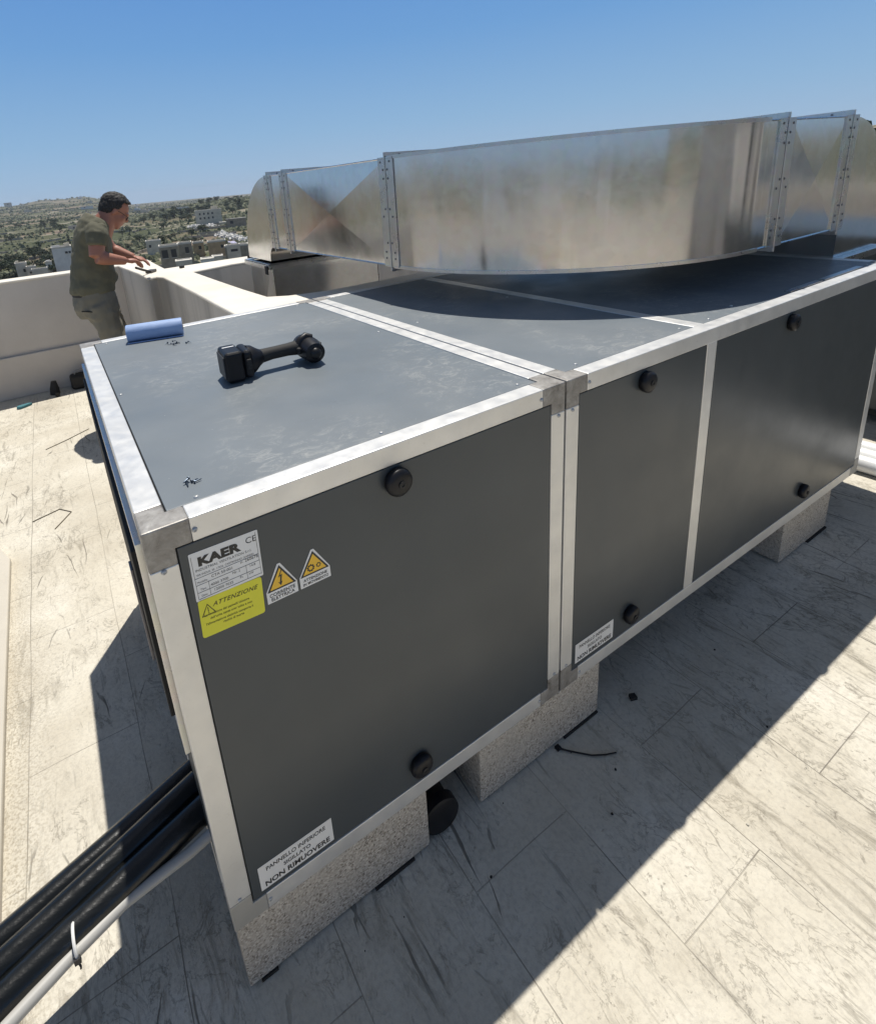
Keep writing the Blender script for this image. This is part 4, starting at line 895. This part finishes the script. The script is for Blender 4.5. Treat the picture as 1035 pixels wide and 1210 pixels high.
protos=[make_tree('carob_tree','rounded dark green tree in the valley below the roof',0,1),make_tree('olive_tree','loose grey-green olive tree in the valley below the roof',1,2,4.2,2.6),make_tree('carob_tree','rounded dark green tree in the valley below the roof',0,4,6,3.2),make_tree('cypress_tree','narrow dark upright tree in the valley below the roof',0,5,9,1.5,True)]
tr=random.Random(31); placed=0; used=set()
def put(pi,x,y,s):
    e=protos[pi] if pi not in used else copy_tree(protos[pi]); used.add(pi)
    e.location=(x,y,th(x,y)-.2); e.scale=(s*tr.uniform(.9,1.25),s,s*tr.uniform(.8,1.1)); e.rotation_euler=(0,0,tr.uniform(0,6.28))
for k in range(150):
    if k<46: az=tr.uniform(-.075,.055); d=tr.uniform(215,330)
    elif k<85: az=tr.uniform(.15,.32); d=tr.uniform(560,760)
    else: az=tr.uniform(-.08,.31); d=260*(3.2**tr.random())
    x,y=at(az,d); put(tr.choice([0,0,2,1,1,0,2,3 if tr.random()<.25 else 1]),x,y,tr.uniform(.7,1.25)*(1 if d<500 else 1.35))
# tree crown showing above the duct at the right edge
e=make_tree('carob_tree','dark bushy tree top showing above the duct at the right edge',0,9,28.6,7,n=9000,ls=.8); e['group']='trees near the building'; del e['group']
for c in children(e):
    pass
x,y=at(math.atan2(57,18.4)-.01,60); e.location=(x,y,th(x,y)); e.scale=(1,1,1)
# scrub and hedgerows, uncountable
sc=np.random.RandomState(5); V=[];F=[]
base=np.array([(1,0,0),(.3,.95,0),(-.8,.6,0),(-.8,-.6,0),(.3,-.95,0),(.5,.3,.8),(-.5,.3,.75),(-.1,-.5,.85)]); bf=[(0,1,5),(1,2,6),(1,6,5),(2,3,6),(3,7,6),(3,4,7),(4,0,7),(0,5,7),(5,6,7)]
def clump(x,y,s):
    p=base*s*(1+.35*sc.randn(8,3)); b0=len(V); z=th(x,y)-.15
    V.extend([(x+a[0],y+a[1],z+abs(a[2])*.9 if i>4 else z-.4) for i,a in enumerate(p)]); F.extend([tuple(i+b0 for i in f) for f in bf])
for k in range(6000):
    az=sc.uniform(-.11,.34); d=190*(16**(sc.rand()**.9)); x,y=at(az,d)
    if math.sin(x*.021+2*math.sin(y*.013))*math.cos(y*.024+x*.004)+.55*sc.randn()<.25: continue
    clump(x,y,sc.uniform(.5,1.5)*(1+d/900))
for k in range(110):
    az=sc.uniform(-.10,.33); d=240*(11**sc.rand()); x,y=at(az,d); a=-az+sc.uniform(-.2,.2); L=d*sc.uniform(.04,.12)
    for j in range(int(26)):
        t=(j/26-.5)*L; clump(x+t*math.cos(a)+sc.randn()*1.2,y+t*math.sin(a)+sc.randn()*1.2,sc.uniform(.9,2.0)*(1+d/1200))
for k in range(2600):   # wooded ridge to the right
    az=sc.uniform(.13,.36); d=760+sc.randn()*70; x,y=at(az,d); clump(x,y,sc.uniform(1.6,4.2))
mb=MB(); mb.v=V; mb.f=F; mb.m=[0]*len(F); SCF=mat_foliage('scrub_leaves',(.060,.072,.034),(.130,.132,.070)); o=mb.build('scrub',SCF); tag(o,'patchy dark scrub and hedgerows covering the valley','scrub',kind='stuff')
# white rubble heaps
for (az0,az1,d0,d1,nn,lab) in ((.222,.262,395,425,420,'heap of white quarry rubble in front of the block of flats'),(.268,.33,255,330,520,'white rubble spilling down the slope left of the duct')):
    m=MB()
    for k in range(nn):
        t=sc.rand(); az=az0+(az1-az0)*t+sc.randn()*.004; d=d1-(d1-d0)*t+sc.randn()*4; x,y=at(az,d); s=sc.uniform(.4,1.7); z=th(x,y); R=Euler(tuple(sc.uniform(0,3,3))).to_matrix(); m.obox((x,y,z+s*.2+abs(sc.randn())*.6),(s,s*.8,s*.7),R)
    o=m.build('rubble',plain('white_rubble',(.62,.60,.56),.95,vs=.8)); tag(o,lab,'rubble',kind='stuff')
x,y=at(.288,262); m=MB(); vs=[]
for i in range(9):
    for j in range(5): vs.append((x+(i-4)*.95,y+j*1.2,th(x,y)+.4+1.6*math.sin(PI*i/8)*math.sin(PI*(j+.5)/5)+.25*math.sin(i*2.1+j)))
m.add(vs,[(i*5+j,i*5+5+j,i*5+6+j,i*5+1+j) for i in range(8) for j in range(4)]); o=m.build('tarpaulin',plain('lilac_tarpaulin',(.42,.40,.55),.6,vs=1),None,smooth=80); md=o.modifiers.new('t','SOLIDIFY'); md.thickness=.05
tag(o,'pale lilac tarpaulin over the rubble left of the duct','tarpaulin')
tw=random.Random(77)  # unseen town houses behind the viewpoint, added to give the duct beige reflections
for k in range(16):
    a_=math.radians(tw.uniform(105,262)); d=tw.uniform(45,120); x,y=at(a_,d); w_=tw.uniform(8,15)
    e=house(x,y,w_,9,tw.uniform(-3.5,1.8),tw.choice([1,1,3,0,2]),'unseen limestone town house added behind the viewpoint for the duct reflections','house',win=[(w_*(c-.5)/1.6,1.2+3.1*r,1.1,1.5) for r in range(2) for c in (0,.5,1)],group='unseen town houses added for the duct reflections',rot=PI-a_+PI)
    e.location.z=th(x,y)-1
# unseen stair housing, added behind the viewpoint to vary the duct reflections
e=empty('unseen_stair_housing',(6.2,-3.9,FZ)); tag(e,'unseen rendered stair housing added behind the viewpoint for the duct reflections','stair housing')
m=MB(); m.box(-1.5,1.5,-1.1,1.1,0,2.5); m.build('wall',PLAST,e); m=MB(); m.box(-1.65,1.65,-1.25,1.25,2.5,2.64); m.build('roof',CAP,e)
m=MB(); m.box(-.45,.45,1.1,1.13,0,2.05); dd=m.build('door',BLKP,e); m=MB(); m.tube([(.36,1.13,1.0),(.36,1.17,1.0),(.26,1.17,1.0)],.01,8); m.build('handle',STEEL,dd)

m=bpy.data.materials.new('haze_air'); m.use_nodes=True; m.node_tree.nodes.clear(); pv=m.node_tree.nodes.new('ShaderNodeVolumePrincipled'); om=m.node_tree.nodes.new('ShaderNodeOutputMaterial')
pv.inputs['Density'].default_value=.00011; pv.inputs['Color'].default_value=(.80,.87,1,1); m.node_tree.links.new(pv.outputs[0],om.inputs['Volume'])
mb=MB(); mb.box(-5400,5400,-5400,5400,-96,72); hz_=mb.build('haze',m); tag(hz_,kind='stuff')
# ------------------------------------------------------------------ camera
cam=bpy.data.cameras.new('camera'); co=bpy.data.objects.new('camera',cam); link(co)
f,yaw,pit,rol=642.8046,-.5089,-.2913,-.0890
cy_,sy_=math.cos(yaw),math.sin(yaw); cp,sp=math.cos(pit),math.sin(pit)
fw=Vector((-sy_*cp,cy_*cp,sp)); rt_=Vector((cy_,sy_,0)); up=rt_.cross(fw)
r2=rt_*math.cos(rol)+up*math.sin(rol); u2=up*math.cos(rol)-rt_*math.sin(rol)
M=Matrix((r2,u2,-fw)).transposed().to_4x4(); M.translation=Vector((-.0296,-.858,1.5167)); co.matrix_world=M
cam.sensor_fit='HORIZONTAL'; cam.sensor_width=36; cam.lens=f/1035*36; cam.shift_x=(517.5-433.2176)/1035; cam.shift_y=(406.945-605)/1035
cam.clip_start=.02; cam.clip_end=20000; S.camera=co
# ------------------------------------------------------------------ light
L_=Vector((.244,.333,1.208)).normalized(); elev=math.asin(L_.z); az=math.atan2(L_.x,L_.y)
sun=bpy.data.lights.new('sun','SUN'); sun.energy=SUN_E if 'SUN_E' in globals() else 5.0; sun.angle=math.radians(.5); sun.color=(1,.955,.88)
so=bpy.data.objects.new('sun',sun); link(so); so.rotation_euler=L_.to_track_quat('Z','Y').to_euler(); so.location=(0,0,20)
wd=bpy.data.worlds.new('World'); S.world=wd; wd.use_nodes=True; nt=wd.node_tree; bg=nt.nodes['Background']
sk=nt.nodes.new('ShaderNodeTexSky'); sk.sky_type='NISHITA'; sk.sun_disc=False; sk.sun_elevation=elev; sk.sun_rotation=az; sk.altitude=0; sk.air_density=1.0; sk.dust_density=.35; sk.ozone_density=1.6
hs=nt.nodes.new('ShaderNodeHueSaturation'); hs.inputs['Saturation'].default_value=.72; nt.links.new(sk.outputs[0],hs.inputs['Color'])
tcw=nt.nodes.new('ShaderNodeTexCoord'); sz=nt.nodes.new('ShaderNodeSeparateXYZ'); nt.links.new(tcw.outputs['Generated'],sz.inputs[0])
def wmix(fac,a_,b_,mode='MIX'):
    q=nt.nodes.new('ShaderNodeMix'); q.data_type='RGBA'; q.blend_type=mode
    nt.links.new(fac,q.inputs[0]); nt.links.new(a_,q.inputs[6])
    if hasattr(b_,'links'): nt.links.new(b_,q.inputs[7])
    else: q.inputs[7].default_value=(*b_,1)
    return q.outputs[2]
WS=.072
hz=ramp(nt,sz.outputs[2],[(0,1),(.36,1),(.52,0)])
low=ramp(nt,sz.outputs[2],[(0,[c/WS for c in (.37,.52,.69)]),(.09,[c/WS for c in (.27,.46,.69)]),(.22,[c/WS for c in (.160,.355,.67)]),(.36,[c/WS for c in (.105,.275,.64)])])
nt.links.new(wmix(hz,hs.outputs[0],low),bg.inputs[0]); bg.inputs[1].default_value=WS
S.view_settings.view_transform='Standard'; S.view_settings.look='None'; S.view_settings.exposure=0; S.view_settings.gamma=1
S.render.engine='CYCLES'
